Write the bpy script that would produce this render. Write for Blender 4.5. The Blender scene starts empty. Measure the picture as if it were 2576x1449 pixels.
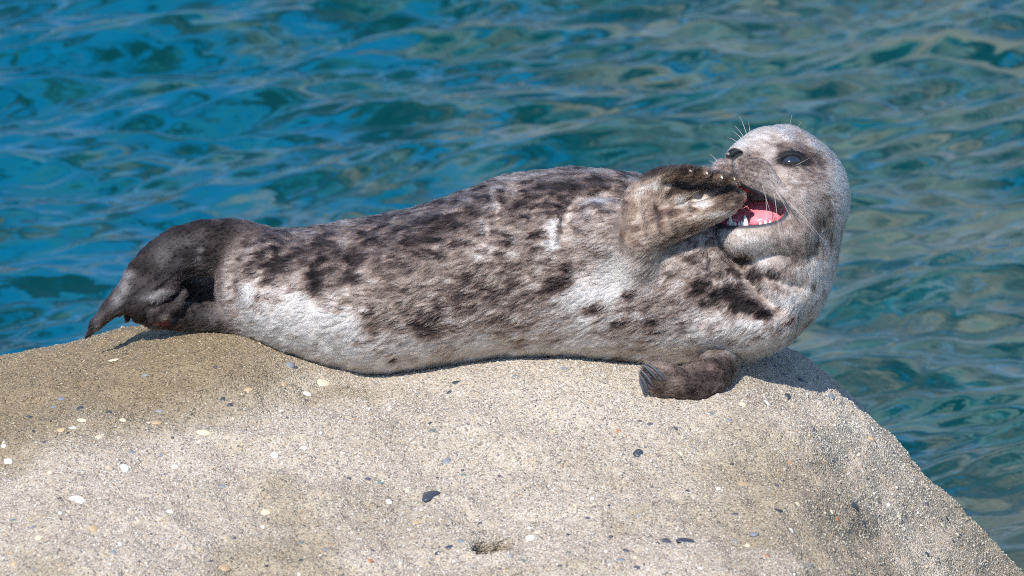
import bpy, math
import numpy as np
from mathutils import Vector

rng = np.random.default_rng(11)
scene = bpy.context.scene
COL = scene.collection

# ------------------------------------------------------------------ camera, sky, sun, exposure
PITCH = math.radians(20.0)
DIST = 5.4                      # metres from the lens to the seal
FRAME_W = 1.28                  # metres seen across the frame at the seal
S = FRAME_W / 2576.0            # metres per sculpting unit (the seal is sculpted in these units)
P0 = np.array([0.0, 0.0, 0.66]) # middle of the seal; the water lies at z = 0
R_ = np.array([1.0, 0.0, 0.0])
F_ = np.array([0.0, math.cos(PITCH), -math.sin(PITCH)])
U_ = np.array([0.0, math.sin(PITCH), math.cos(PITCH)])
CAM = P0 - F_ * DIST

cam = bpy.data.cameras.new('camera')
cam.sensor_width = 36.0
cam.lens = 36.0 * DIST / FRAME_W
cam.clip_start = 0.1
cam.clip_end = 3000.0
cam.dof.use_dof = True
cam.dof.focus_distance = DIST - 0.06
cam.dof.aperture_fstop = 9.0
cam_ob = bpy.data.objects.new('camera', cam)
COL.objects.link(cam_ob)
cam_ob.location = Vector(CAM)
cam_ob.rotation_euler = (math.pi / 2 - PITCH, 0.0, 0.0)
scene.camera = cam_ob

TO_SUN = np.array([-0.28, -0.52, 0.80])
TO_SUN = TO_SUN / np.linalg.norm(TO_SUN)
elev = math.asin(TO_SUN[2])
azim = math.atan2(TO_SUN[0], TO_SUN[1])          # from +Y towards +X

world = bpy.data.worlds.new('World')
scene.world = world
world.use_nodes = True
wn = world.node_tree
wn.nodes.clear()
w_out = wn.nodes.new('ShaderNodeOutputWorld')
w_bg = wn.nodes.new('ShaderNodeBackground')
w_sky = wn.nodes.new('ShaderNodeTexSky')
w_sky.sky_type = 'NISHITA'
w_sky.sun_disc = False
w_sky.sun_elevation = elev
w_sky.sun_rotation = azim
w_sky.altitude = 0.0
w_sky.air_density = 1.0
w_sky.dust_density = 0.0
w_sky.ozone_density = 6.0
w_bg.inputs['Strength'].default_value = 0.15
wn.links.new(w_sky.outputs[0], w_bg.inputs['Color'])
wn.links.new(w_bg.outputs[0], w_out.inputs['Surface'])

sun = bpy.data.lights.new('sun', 'SUN')
sun.energy = 4.7
sun.angle = math.radians(0.5)
sun.color = (1.0, 0.968, 0.925)
sun_ob = bpy.data.objects.new('sun', sun)
COL.objects.link(sun_ob)
sun_ob.rotation_euler = Vector(TO_SUN).to_track_quat('Z', 'Y').to_euler()
sun_ob.location = (-3, -4, 9)

scene.view_settings.view_transform = 'Standard'
scene.view_settings.look = 'None'
scene.view_settings.exposure = 0.35
scene.view_settings.gamma = 1.0
scene.view_settings.use_curve_mapping = False
scene.cycles.use_denoising = False
scene.cycles.filter_width = 1.0
scene.cycles.max_bounces = 8
scene.cycles.caustics_reflective = False
scene.cycles.caustics_refractive = False
scene.cycles_curves.shape = 'RIBBONS'
scene.render.hair_type = 'STRAND'


# ------------------------------------------------------------------ helpers
def smoothstep(a, b, x):
    t = np.clip((x - a) / (b - a), 0.0, 1.0)
    return t * t * (3 - 2 * t)


def unit(a):
    return a / np.maximum(np.linalg.norm(a, axis=-1, keepdims=True), 1e-9)


_LAT = np.random.default_rng(5).uniform(-1, 1, (32, 32, 32)).astype(np.float32)


def vnoise(p, seed=0):
    """value noise in [-1, 1] at points p (N, 3)"""
    p = np.asarray(p, np.float32) + np.float32(seed * 17.37)
    i = np.floor(p).astype(np.int64)
    f = p - i
    f = f * f * (3 - 2 * f)
    i0, i1 = i & 31, (i + 1) & 31
    x0, y0, z0 = i0[:, 0], i0[:, 1], i0[:, 2]
    x1, y1, z1 = i1[:, 0], i1[:, 1], i1[:, 2]
    fx, fy, fz = f[:, 0], f[:, 1], f[:, 2]
    L = _LAT
    a = L[x0, y0, z0] * (1 - fx) + L[x1, y0, z0] * fx
    b = L[x0, y1, z0] * (1 - fx) + L[x1, y1, z0] * fx
    c = L[x0, y0, z1] * (1 - fx) + L[x1, y0, z1] * fx
    d = L[x0, y1, z1] * (1 - fx) + L[x1, y1, z1] * fx
    return (a * (1 - fy) + b * fy) * (1 - fz) + (c * (1 - fy) + d * fy) * fz


def fbm(p, octaves=4, seed=0, gain=0.5):
    out, amp, tot = 0.0, 1.0, 0.0
    p = np.asarray(p, np.float32)
    for o in range(octaves):
        out = out + amp * vnoise(p * (2.03 ** o), seed + o)
        tot += amp
        amp *= gain
    return out / tot * 1.6


def tag(o, label=None, cat=None, group=None, kind=None):
    if label: o['label'] = label
    if cat: o['category'] = cat
    if group: o['group'] = group
    if kind: o['kind'] = kind
    return o


def link(name, data, parent=None):
    o = bpy.data.objects.new(name, data)
    COL.objects.link(o)
    if parent is not None:
        o.parent = parent
    return o


def mesh_from(name, verts, faces, mat=None, smooth=True):
    """verts (N,3), faces (M,k) with one k"""
    verts = np.asarray(verts, np.float32)
    faces = np.asarray(faces, np.int32)
    k = faces.shape[1]
    me = bpy.data.meshes.new(name)
    me.vertices.add(len(verts))
    me.vertices.foreach_set('co', verts.ravel())
    me.loops.add(faces.size)
    me.loops.foreach_set('vertex_index', faces.ravel())
    me.polygons.add(len(faces))
    me.polygons.foreach_set('loop_start', np.arange(0, faces.size, k, dtype=np.int32))
    me.polygons.foreach_set('loop_total', np.full(len(faces), k, np.int32))
    me.update(calc_edges=True)
    if smooth:
        me.polygons.foreach_set('use_smooth', np.ones(len(faces), bool))
    if mat:
        me.materials.append(mat)
    me.validate()
    return me


def set_color(me, name, rgb, domain='POINT'):
    at = me.color_attributes.new(name, 'FLOAT_COLOR', domain)
    c = np.ones((len(rgb), 4), np.float32)
    c[:, :3] = rgb
    at.data.foreach_set('color', c.ravel())


def new_mat(name):
    m = bpy.data.materials.new(name)
    m.use_nodes = True
    nt = m.node_tree
    bsdf = nt.nodes['Principled BSDF']
    return m, nt, bsdf


def simple_mat(name, color, rough=0.5, noise=0.15, scale=60.0, **kw):
    m, nt, b = new_mat(name)
    tc = nt.nodes.new('ShaderNodeTexCoord')
    n = nt.nodes.new('ShaderNodeTexNoise')
    n.inputs['Scale'].default_value = scale
    n.inputs['Detail'].default_value = 4
    mx = nt.nodes.new('ShaderNodeMix'); mx.data_type = 'RGBA'
    mx.inputs[6].default_value = (*[c * (1 - noise) for c in color], 1)
    mx.inputs[7].default_value = (*[min(1, c * (1 + noise)) for c in color], 1)
    nt.links.new(tc.outputs['Object'], n.inputs['Vector'])
    nt.links.new(n.outputs['Fac'], mx.inputs[0])
    nt.links.new(mx.outputs[2], b.inputs['Base Color'])
    b.inputs['Roughness'].default_value = rough
    for k, v in kw.items():
        b.inputs[k].default_value = v
    return m


def to_world(p):
    """sculpting units (u right, v down, w towards the viewer) -> metres in the place"""
    p = np.asarray(p, float)
    return (P0 + (p[..., 0:1] - 1288.0) * S * R_ + (724.5 - p[..., 1:2]) * S * U_ - p[..., 2:3] * S * F_)


def dir_world(d):
    d = np.asarray(d, float)
    return d[..., 0:1] * R_ - d[..., 1:2] * U_ - d[..., 2:3] * F_


# ------------------------------------------------------------------ water
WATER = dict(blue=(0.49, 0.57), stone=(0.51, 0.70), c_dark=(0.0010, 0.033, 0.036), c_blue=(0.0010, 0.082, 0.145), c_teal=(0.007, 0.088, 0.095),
             c_stone=(0.125, 0.138, 0.105), c_net=(0.075, 0.130, 0.105))


def build_water():
    def axis(a, b, step, far, grow=1.18):
        c = list(np.arange(a, b + 1e-6, step))
        st, x = step, c[-1]
        while x < far:
            st *= grow; x += st; c.append(x)
        st, x, lo = step, c[0], []
        while x > -far:
            st *= grow; x -= st; lo.append(x)
        return np.array(lo[::-1] + c)
    xs = axis(-1.7, 1.7, 0.0075, 900.0)
    ys = axis(0.1, 5.4, 0.0085, 900.0)
    X, Y = np.meshgrid(xs, ys, indexing='ij')
    r = np.random.default_rng(21)
    Z = np.zeros_like(X)
    # warp so crests are not straight
    pw = np.stack([X * 1.3, Y * 1.3, np.zeros_like(X)], -1).reshape(-1, 3)
    inside = (np.abs(X) < 4) & (Y > -3) & (Y < 9)
    wx = np.zeros(X.size); wy = np.zeros(X.size)
    ii = inside.ravel()
    wx[ii] = vnoise(pw[ii], 3) * 0.12
    wy[ii] = vnoise(pw[ii], 4) * 0.12
    XX = X + wx.reshape(X.shape); YY = Y + wy.reshape(Y.shape)
    main = math.radians(82)      # direction the waves run: nearly towards / away from the viewer
    for k in range(90):
        lam = 0.045 * (0.8 / 0.045) ** (r.random())
        th = main + r.normal(0, 0.30) + (math.radians(34))
        kx, ky = math.cos(th) * 2 * math.pi / lam, math.sin(th) * 2 * math.pi / lam
        amp = 0.0023 * (lam / 0.3) ** 0.70 * r.uniform(0.5, 1.3)
        ph = kx * XX + ky * YY + r.uniform(0, 6.28)
        Z += amp * (np.sin(ph) + 0.12 * np.cos(2 * ph))
    fade = np.exp(-np.maximum(0, np.hypot(X, Y - 3) - 5) / 3.0)
    Z *= fade
    nx, ny = X.shape
    idx = np.arange(nx * ny).reshape(nx, ny)
    q = np.stack([idx[:-1, :-1], idx[1:, :-1], idx[1:, 1:], idx[:-1, 1:]], -1).reshape(-1, 4)
    V = np.stack([X, Y, Z], -1).reshape(-1, 3)

    m, nt, b = new_mat('sea_water')
    L = nt.links.new
    geo = nt.nodes.new('ShaderNodeNewGeometry')
    # fine ripples
    mp = nt.nodes.new('ShaderNodeMapping'); mp.inputs['Scale'].default_value = (0.55, 1.0, 1.0)
    mp.inputs['Rotation'].default_value = (0, 0, math.radians(-9))
    L(geo.outputs['Position'], mp.inputs['Vector'])
    n1 = nt.nodes.new('ShaderNodeTexNoise'); n1.inputs['Scale'].default_value = 27; n1.inputs['Detail'].default_value = 3
    n1.inputs['Distortion'].default_value = 0.6
    L(mp.outputs[0], n1.inputs['Vector'])
    bp = nt.nodes.new('ShaderNodeBump'); bp.inputs['Strength'].default_value = 0.45; bp.inputs['Distance'].default_value = 0.006
    L(n1.outputs['Fac'], bp.inputs['Height'])
    L(bp.outputs[0], b.inputs['Normal'])
    # dark weed and pale stones showing through, mirrored sky painted in as blue; shifted by the slope of the surface as refraction does
    off = nt.nodes.new('ShaderNodeVectorMath'); off.operation = 'SCALE'; off.inputs['Scale'].default_value = 0.20
    L(bp.outputs[0], off.inputs[0])
    add = nt.nodes.new('ShaderNodeVectorMath'); add.operation = 'ADD'
    L(geo.outputs['Position'], add.inputs[0]); L(off.outputs[0], add.inputs[1])
    fl = nt.nodes.new('ShaderNodeMapping'); fl.inputs['Scale'].default_value = (0.36, 1.5, 0.0)
    fl.inputs['Rotation'].default_value = (0, 0, math.radians(-24))
    L(add.outputs[0], fl.inputs['Vector'])
    sep = nt.nodes.new('ShaderNodeSeparateXYZ'); L(geo.outputs['Position'], sep.inputs[0])

    def noise(scale, detail, rough, dist=0.0):
        n = nt.nodes.new('ShaderNodeTexNoise')
        n.inputs['Scale'].default_value = scale; n.inputs['Detail'].default_value = detail
        n.inputs['Roughness'].default_value = rough; n.inputs['Distortion'].default_value = dist
        L(fl.outputs[0], n.inputs['Vector'])
        return n.outputs['Fac']

    def mathn(op, a, b_, c=None):
        n = nt.nodes.new('ShaderNodeMath'); n.operation = op
        for k, x in enumerate((a, b_, c)):
            if x is None: continue
            if isinstance(x, (int, float)): n.inputs[k].default_value = x
            else: L(x, n.inputs[k])
        return n.outputs[0]

    def rng_(x, a, b_, lo=0.0, hi=1.0):
        n = nt.nodes.new('ShaderNodeMapRange'); n.interpolation_type = 'SMOOTHSTEP'
        n.inputs[1].default_value = a; n.inputs[2].default_value = b_; n.inputs[3].default_value = lo; n.inputs[4].default_value = hi
        L(x, n.inputs[0])
        return n.outputs[0]

    def mixc(f, a, b_):
        n = nt.nodes.new('ShaderNodeMix'); n.data_type = 'RGBA'
        L(f, n.inputs[0])
        for k, x in ((6, a), (7, b_)):
            if isinstance(x, tuple): n.inputs[k].default_value = (*x, 1)
            else: L(x, n.inputs[k])
        return n.outputs[2]
    side = rng_(sep.outputs[0], -1.2, 0.9, -0.075, 0.065)         # more painted sky blue on the left, more stone colour on the right
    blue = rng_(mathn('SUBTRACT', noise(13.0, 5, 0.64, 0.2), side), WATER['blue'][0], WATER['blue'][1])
    stone = rng_(mathn('ADD', noise(4.6, 8, 0.74, 0.2), side), WATER['stone'][0], WATER['stone'][1])
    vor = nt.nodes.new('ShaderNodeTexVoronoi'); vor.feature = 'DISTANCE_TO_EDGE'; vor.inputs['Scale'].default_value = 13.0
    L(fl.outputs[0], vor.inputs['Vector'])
    net = rng_(vor.outputs['Distance'], 0.0, 0.16, 1.0, 0.0)  # net of sunlit caustic lines, painted into the water colour
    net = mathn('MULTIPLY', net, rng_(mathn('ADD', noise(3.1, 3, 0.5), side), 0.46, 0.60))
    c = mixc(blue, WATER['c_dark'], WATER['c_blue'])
    c = mixc(rng_(noise(14.0, 4, 0.62, 0.2), 0.50, 0.62, 0.0, 0.55), c, WATER['c_teal'])
    c = mixc(mathn('MULTIPLY', stone, 0.8), c, WATER['c_stone'])
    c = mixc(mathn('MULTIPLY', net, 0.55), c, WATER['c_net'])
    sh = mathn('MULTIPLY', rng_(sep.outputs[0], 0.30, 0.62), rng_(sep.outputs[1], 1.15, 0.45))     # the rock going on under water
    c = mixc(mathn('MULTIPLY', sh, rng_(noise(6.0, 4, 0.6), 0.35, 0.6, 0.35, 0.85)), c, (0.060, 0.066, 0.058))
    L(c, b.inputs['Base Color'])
    b.inputs['Roughness'].default_value = 0.045
    b.inputs['Specular Tint'].default_value = (0.22, 0.92, 1.0, 1)
    b.inputs['IOR'].default_value = 1.34
    me = mesh_from('water', V, q, m)
    o = link('water', me)
    tag(o, 'rippled blue green sea behind and beside the rock', kind='structure')


build_water()


def build_unseen_hills():
    """added far shore, never in the frame: blocks the low sky in the water reflections"""
    xs = np.linspace(-900, 900, 121); ys = np.linspace(260, 800, 28)
    X, Y = np.meshgrid(xs, ys, indexing='ij')
    q = np.stack([X / 130.0, Y / 130.0, np.zeros_like(X)], -1).reshape(-1, 3)
    rise = smoothstep(260, 470, Y) * (0.7 + 0.3 * smoothstep(400, 800, Y))
    Z = rise * (92 + 40 * fbm(q, 4, 6).reshape(X.shape)) - 2.0
    n, k = X.shape
    i = np.arange(n * k).reshape(n, k)
    f = np.stack([i[:-1, :-1], i[1:, :-1], i[1:, 1:], i[:-1, 1:]], -1).reshape(-1, 4)
    m, nt, b = new_mat('added_shore')
    tc = nt.nodes.new('ShaderNodeNewGeometry')
    nz = nt.nodes.new('ShaderNodeTexNoise'); nz.inputs['Scale'].default_value = 0.03; nz.inputs['Detail'].default_value = 6
    rp = nt.nodes.new('ShaderNodeValToRGB')
    rp.color_ramp.elements[0].position = 0.4; rp.color_ramp.elements[0].color = (0.05, 0.065, 0.03, 1)
    rp.color_ramp.elements[1].position = 0.62; rp.color_ramp.elements[1].color = (0.30, 0.25, 0.17, 1)
    nt.links.new(tc.outputs['Position'], nz.inputs['Vector']); nt.links.new(nz.outputs['Fac'], rp.inputs[0]); nt.links.new(rp.outputs[0], b.inputs['Base Color'])
    b.inputs['Roughness'].default_value = 0.9
    o = link('unseen_hills', mesh_from('unseen_hills', np.stack([X, Y, Z], -1).reshape(-1, 3), f, m))
    tag(o, 'added hills on the far shore of the bay', kind='structure')


build_unseen_hills()


# ------------------------------------------------------------------ rock
def hermite(xk, yk, x):
    """smooth interpolation through knots (yk may be (K, n) for n columns at once)"""
    xk = np.asarray(xk, float); yk = np.asarray(yk, float)
    d = np.gradient(yk, xk, axis=0)
    i = np.clip(np.searchsorted(xk, x) - 1, 0, len(xk) - 2)
    h = (xk[i + 1] - xk[i])
    t = (x - xk[i]) / h
    if yk.ndim == 2:
        t = t[:, None]; h = h[:, None]
    h00 = 2 * t ** 3 - 3 * t ** 2 + 1; h10 = t ** 3 - 2 * t ** 2 + t
    h01 = -2 * t ** 3 + 3 * t ** 2; h11 = t ** 3 - t ** 2
    return h00 * yk[i] + h10 * h * d[i] + h01 * yk[i + 1] + h11 * h * d[i + 1]


def at_pixel(u, v, y):
    """point on the plane Y = y along the sight line through (u, v)"""
    dx = (u - 1288.0) * S / DIST
    dv = (724.5 - v) * S / DIST
    d = F_ + dx[..., None] * R_ + dv[..., None] * U_
    t = (y - CAM[1]) / d[..., 1]
    return CAM + d * t[..., None]


CREST = [(-1400, 1300), (-600, 1010), (-200, 925), (0, 890), (100, 872), (200, 850), (330, 812), (420, 818), (600, 822), (800, 840), (1000, 850),
         (1300, 840), (1600, 842), (1850, 846), (1960, 860), (2050, 925), (2160, 1014), (2300, 1168), (2440, 1312), (2560, 1445), (2800, 1740), (3600, 2700)]
TOUCH = [(-1400, 1370), (-600, 1080), (-200, 1000), (0, 965), (200, 925), (330, 880), (480, 852), (600, 848), (660, 868), (740, 903), (850, 930), (955, 944), (1060, 936),
         (1200, 911), (1300, 902), (1480, 904), (1600, 916), (1850, 922), (1960, 962), (2060, 1010), (2160, 1076), (2300, 1210), (2440, 1352), (2560, 1485), (2800, 1790), (3600, 2750)]
HOLE = (1243, 1372)
Y_LINES = np.array([-1.35, -1.0, -0.62, -0.34, -0.06, 0.17, 0.32, 0.50, 0.75, 1.05])


def build_rock():
    us = np.arange(-1300, 3500, 6.0)
    cr = np.array(CREST, float); to = np.array(TOUCH, float)
    vc = np.interp(us, cr[:, 0], cr[:, 1]); vt = np.interp(us, to[:, 0], to[:, 1])
    ker = np.exp(-0.5 * (np.arange(-24, 25) / 7.0) ** 2); ker /= ker.sum()
    vc = np.convolve(np.pad(vc, 24, 'edge'), ker, 'valid'); vt = np.convolve(np.pad(vt, 24, 'edge'), ker, 'valid')
    bend = np.interp(us, [-600, 0, 900, 1600, 2200, 2800], [0.86, 0.93, 1.0, 1.0, 0.92, 0.9])
    mid = np.interp(us, [-600, 0, 600, 955, 1240, 1700, 2000, 2560], [1090, 1130, 1140, 1165, 1170, 1180, 1215, 1690])
    mid = np.convolve(np.pad(mid, 24, 'edge'), ker, 'valid')
    mid = np.maximum(mid, vt + 195)
    K = np.stack([vt + 1750, vt + 1080, mid + 285 * bend, mid, vt, vc, vc + 55, vc + 260, vc + 700, vc + 1300])
    # rows: fine steps where the camera looks
    ys = np.concatenate([np.arange(-1.35, -0.85, 0.02), np.arange(-0.85, 0.20, 0.0034), np.arange(0.20, 1.05, 0.012)])
    Vv = hermite(Y_LINES, K, ys)                 # (ny, nu)
    UU, YY = np.meshgrid(us, ys)
    P = at_pixel(UU, Vv, YY)                     # (ny, nu, 3)

    def normals(P):
        du = np.gradient(P, axis=1); dy = np.gradient(P, axis=0)
        n = unit(np.cross(du, dy))
        return n * np.sign(n[..., 2:3] + 1e-9)
    N = normals(P)
    p = P.reshape(-1, 3)
    d = 0.012 * fbm(p * 6.0, 3, 2) + 0.0050 * fbm(p * 26.0, 3, 9) + 0.0016 * fbm(p * 120.0, 2, 15)
    near = np.exp(-((YY - -0.06) / 0.10) ** 2) * smoothstep(200, 450, UU) * smoothstep(2080, 1820, UU)
    d = d.reshape(UU.shape) * (1 - 0.75 * near)
    crest = np.exp(-((YY - 0.17) / 0.06) ** 2)
    d = d * (1 - 0.6 * crest)
    # worn dips and swells of the upper face
    for (u, v, ru, rv, h) in [(2010, 1075, 130, 40, 0.010), (2000, 1190, 170, 40, -0.010), (620, 1010, 330, 50, -0.010), (1000, 1090, 330, 60, 0.010),
                              (2130, 1350, 210, 60, -0.008), (1850, 1300, 90, 45, 0.006), (300, 1190, 300, 60, -0.006), (1330, 1180, 260, 60, -0.004)]:
        d = d + h * np.exp(-((UU - u) / ru) ** 2 - ((Vv - v) / rv) ** 2)
    # the round hole
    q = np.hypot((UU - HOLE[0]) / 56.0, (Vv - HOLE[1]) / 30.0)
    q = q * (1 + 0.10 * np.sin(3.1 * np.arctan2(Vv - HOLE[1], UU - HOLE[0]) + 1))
    d = d - 0.055 * (1 - smoothstep(0.50, 1.0, q)) + 0.0015 * np.exp(-((q - 1.25) / 0.2) ** 2)
    P = P + N * d[..., None]
    N = normals(P)
    ny, nu = UU.shape
    idx = np.arange(ny * nu).reshape(ny, nu)
    quads = np.stack([idx[:-1, :-1], idx[:-1, 1:], idx[1:, 1:], idx[1:, :-1]], -1).reshape(-1, 4)

    # dry pale stone above, olive film where it stays damp
    pw = P.reshape(-1, 3)
    nz = fbm(pw * 3.4, 4, 31).reshape(UU.shape)
    damp = 1.0 * (1 - smoothstep(-0.50, 0.30, (UU - 620) / 900.0 + nz * 0.30 + np.clip((Vv - 1010) / 230.0, -0.3, 2)))
    damp = np.maximum(damp, 0.55 * smoothstep(0.05, 0.55, nz + 0.35 * smoothstep(1700, 2300, UU)))
    damp = np.maximum(damp, 0.55 * smoothstep(0.0, 1.1, np.exp(-((UU - 2020) / 330) ** 2 - ((Vv - 1190) / 90) ** 2) * 1.1 + 0.6 * nz - 0.1))
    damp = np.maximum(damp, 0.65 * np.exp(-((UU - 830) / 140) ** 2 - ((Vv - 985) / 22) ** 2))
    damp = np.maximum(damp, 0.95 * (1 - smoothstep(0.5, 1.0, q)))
    damp = np.maximum(damp, smoothstep(0.35, 0.05, P[..., 2] + 0.03 * nz))
    damp = np.maximum(damp, 0.55 * smoothstep(2250, 2480, UU - 0.45 * (Vv - 1300)) )

    stain_shade = 1 - smoothstep(0.62, 1.0, q)  # brown stain in the hole, darkened further to paint in its shade
    m, nt, b = new_mat('sandy_conglomerate')
    L = nt.links.new
    geo = nt.nodes.new('ShaderNodeNewGeometry')
    at = nt.nodes.new('ShaderNodeAttribute'); at.attribute_name = 'damp'
    v1 = nt.nodes.new('ShaderNodeTexVoronoi'); v1.inputs['Scale'].default_value = 420
    L(geo.outputs['Position'], v1.inputs['Vector'])
    v2 = nt.nodes.new('ShaderNodeTexVoronoi'); v2.inputs['Scale'].default_value = 620
    L(geo.outputs['Position'], v2.inputs['Vector'])
    sepc = nt.nodes.new('ShaderNodeSeparateColor'); L(v1.outputs['Color'], sepc.inputs[0])
    rp = nt.nodes.new('ShaderNodeValToRGB')
    e = rp.color_ramp.elements
    e[0].position = 0.0; e[0].color = (0.17, 0.16, 0.15, 1)
    e[1].position = 1.0; e[1].color = (0.66, 0.59, 0.48, 1)
    for ps, c in [(0.08, (0.27, 0.235, 0.20)), (0.22, (0.395, 0.34, 0.28)), (0.5, (0.50, 0.438, 0.37)), (0.78, (0.57, 0.515, 0.445)), (0.90, (0.46, 0.36, 0.24))]:
        el = rp.color_ramp.elements.new(ps); el.color = (*c, 1)
    L(sepc.outputs[0], rp.inputs[0])
    nb = nt.nodes.new('ShaderNodeTexNoise'); nb.inputs['Scale'].default_value = 5.5; nb.inputs['Detail'].default_value = 8
    nb.inputs['Roughness'].default_value = 0.7
    L(geo.outputs['Position'], nb.inputs['Vector'])
    tint = nt.nodes.new('ShaderNodeValToRGB')
    tint.color_ramp.elements[0].position = 0.3; tint.color_ramp.elements[0].color = (0.72, 0.675, 0.605, 1)
    tint.color_ramp.elements[1].position = 0.72; tint.color_ramp.elements[1].color = (1.12, 1.09, 1.04, 1)
    L(nb.outputs['Fac'], tint.inputs[0])
    mul = nt.nodes.new('ShaderNodeMix'); mul.data_type = 'RGBA'; mul.blend_type = 'MULTIPLY'; mul.inputs[0].default_value = 1.0
    L(rp.outputs[0], mul.inputs[6]); L(tint.outputs[0], mul.inputs[7])
    dm = nt.nodes.new('ShaderNodeMix'); dm.data_type = 'RGBA'; dm.blend_type = 'MULTIPLY'
    dm.inputs[7].default_value = (0.52, 0.455, 0.32, 1)
    L(at.outputs['Fac'], dm.inputs[0]); L(mul.outputs[2], dm.inputs[6])
    st = nt.nodes.new('ShaderNodeAttribute'); st.attribute_name = 'stain_shade'
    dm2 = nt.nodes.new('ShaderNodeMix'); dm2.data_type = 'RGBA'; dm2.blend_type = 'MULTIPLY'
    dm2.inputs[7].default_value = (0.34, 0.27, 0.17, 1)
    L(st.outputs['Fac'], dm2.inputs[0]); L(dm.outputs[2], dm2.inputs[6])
    L(dm2.outputs[2], b.inputs['Base Color'])
    ro = nt.nodes.new('ShaderNodeMapRange'); ro.inputs[3].default_value = 0.9; ro.inputs[4].default_value = 0.5
    L(at.outputs['Fac'], ro.inputs[0]); L(ro.outputs[0], b.inputs['Roughness'])
    hgt = nt.nodes.new('ShaderNodeMath'); hgt.operation = 'MULTIPLY_ADD'
    L(v1.outputs['Distance'], hgt.inputs[0]); hgt.inputs[1].default_value = -1.0
    h2 = nt.nodes.new('ShaderNodeMath'); h2.operation = 'MULTIPLY'; L(v2.outputs['Distance'], h2.inputs[0]); h2.inputs[1].default_value = -0.5
    L(h2.outputs[0], hgt.inputs[2])
    bp = nt.nodes.new('ShaderNodeBump'); bp.inputs['Strength'].default_value = 0.75; bp.inputs['Distance'].default_value = 0.0022
    L(hgt.outputs[0], bp.inputs['Height']); L(bp.outputs[0], b.inputs['Normal'])

    base = np.array([0.0, 0.0, 0.0])
    me = mesh_from('rock', P.reshape(-1, 3), quads, m)
    at_ = me.attributes.new('damp', 'FLOAT', 'POINT')
    at_.data.foreach_set('value', damp.astype(np.float32).ravel())
    at_ = me.attributes.new('stain_shade', 'FLOAT', 'POINT')
    at_.data.foreach_set('value', stain_shade.astype(np.float32).ravel())
    rock = link('rock', me)
    tag(rock, 'sandy boulder of pale cemented gravel rising out of the sea', kind='structure')

    # where a sight line meets the rock: columns are constant in u
    def hit(u, v):
        c = int(round((u - us[0]) / 6.0))
        col = Vv[:, c]
        j0 = np.searchsorted(ys, 0.13)
        j = int(np.argmin(np.abs(col[:j0] - v)))
        return P[j, c], N[j, c], damp[j, c]
    return rock, us, ys, UU, Vv, P, N, damp, stain_shade, hit


rock, RUS, RYS, RUU, RVV, RP, RN, RDAMP, RSTAIN_SHADE, rock_hit = build_rock()

# --- stones set in the rock
ICO_V, ICO_F = None, None


def ico():
    t = (1 + 5 ** 0.5) / 2
    v = np.array([(-1, t, 0), (1, t, 0), (-1, -t, 0), (1, -t, 0), (0, -1, t), (0, 1, t), (0, -1, -t), (0, 1, -t), (t, 0, -1), (t, 0, 1), (-t, 0, -1), (-t, 0, 1)], float)
    v /= np.linalg.norm(v[0])
    f = np.array([(0, 11, 5), (0, 5, 1), (0, 1, 7), (0, 7, 10), (0, 10, 11), (1, 5, 9), (5, 11, 4), (11, 10, 2), (10, 7, 6), (7, 1, 8), (3, 9, 4), (3, 4, 2), (3, 2, 6),
                  (3, 6, 8), (3, 8, 9), (4, 9, 5), (2, 4, 11), (6, 2, 10), (8, 6, 7), (9, 8, 1)])
    return v, f


def subdiv(v, f):
    v = [tuple(x) for x in v]; cache = {}; out = []

    def midp(a, b):
        k = (min(a, b), max(a, b))
        if k not in cache:
            m = np.array(v[a]) + np.array(v[b]); m /= np.linalg.norm(m)
            v.append(tuple(m)); cache[k] = len(v) - 1
        return cache[k]
    for a, b, c in f:
        ab, bc, ca = midp(a, b), midp(b, c), midp(c, a)
        out += [(a, ab, ca), (b, bc, ab), (c, ca, bc), (ab, bc, ca)]
    return np.array(v), np.array(out)


ICO_V, ICO_F = ico()
ICO2_V, ICO2_F = subdiv(ICO_V, ICO_F)
ICO3_V, ICO3_F = subdiv(ICO2_V, ICO2_F)


def frame_of(n):
    """rows: two tangents and the normal"""
    a = unit(np.cross(n, np.array([0.3, 1.0, 0.1])))
    return np.stack([a, np.cross(n, a), n])


def stone_mat(name, c, rough=0.6, noise=0.25):
    return simple_mat(name, c, rough, noise, 140.0)


STONE = {
    'black': stone_mat('dark_slate_stone', (0.045, 0.052, 0.066), 0.42, 0.5),
    'purple': stone_mat('purple_grey_stone', (0.085, 0.078, 0.105), 0.5, 0.4),
    'grey': stone_mat('grey_stone', (0.20, 0.215, 0.235), 0.55, 0.3),
    'white': stone_mat('white_quartz_stone', (0.78, 0.76, 0.71), 0.45, 0.08),
    'cream': stone_mat('cream_stone', (0.62, 0.53, 0.36), 0.5, 0.15),
    'tan': stone_mat('tan_stone', (0.46, 0.33, 0.19), 0.55, 0.25),
    'green': stone_mat('green_grey_stone', (0.16, 0.19, 0.165), 0.5, 0.3),
    'rust': stone_mat('rust_stone', (0.42, 0.19, 0.09), 0.6, 0.3),
}
PEB_MESH = {}
for kname, mt in STONE.items():
    PEB_MESH[kname] = []
    for i in range(4):
        r = np.random.default_rng(100 + i + 7 * len(PEB_MESH))
        v = ICO2_V.copy()
        ang = kname in ('black', 'purple', 'white', 'grey')
        nz = fbm(v * (1.1 if ang else 0.8) + r.uniform(0, 20, 3), 2, i)
        v = v * (1 + (0.24 if ang else 0.12) * nz)[:, None]
        if ang:                                    # broken facets
            for _ in range(5):
                n = unit(r.normal(size=3)); dcut = r.uniform(0.62, 0.85)
                over = np.maximum(0, v @ n - dcut)
                v = v - over[:, None] * n
        PEB_MESH[kname].append(mesh_from('pebble', v, ICO2_F, mt, smooth=not ang))

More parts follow.
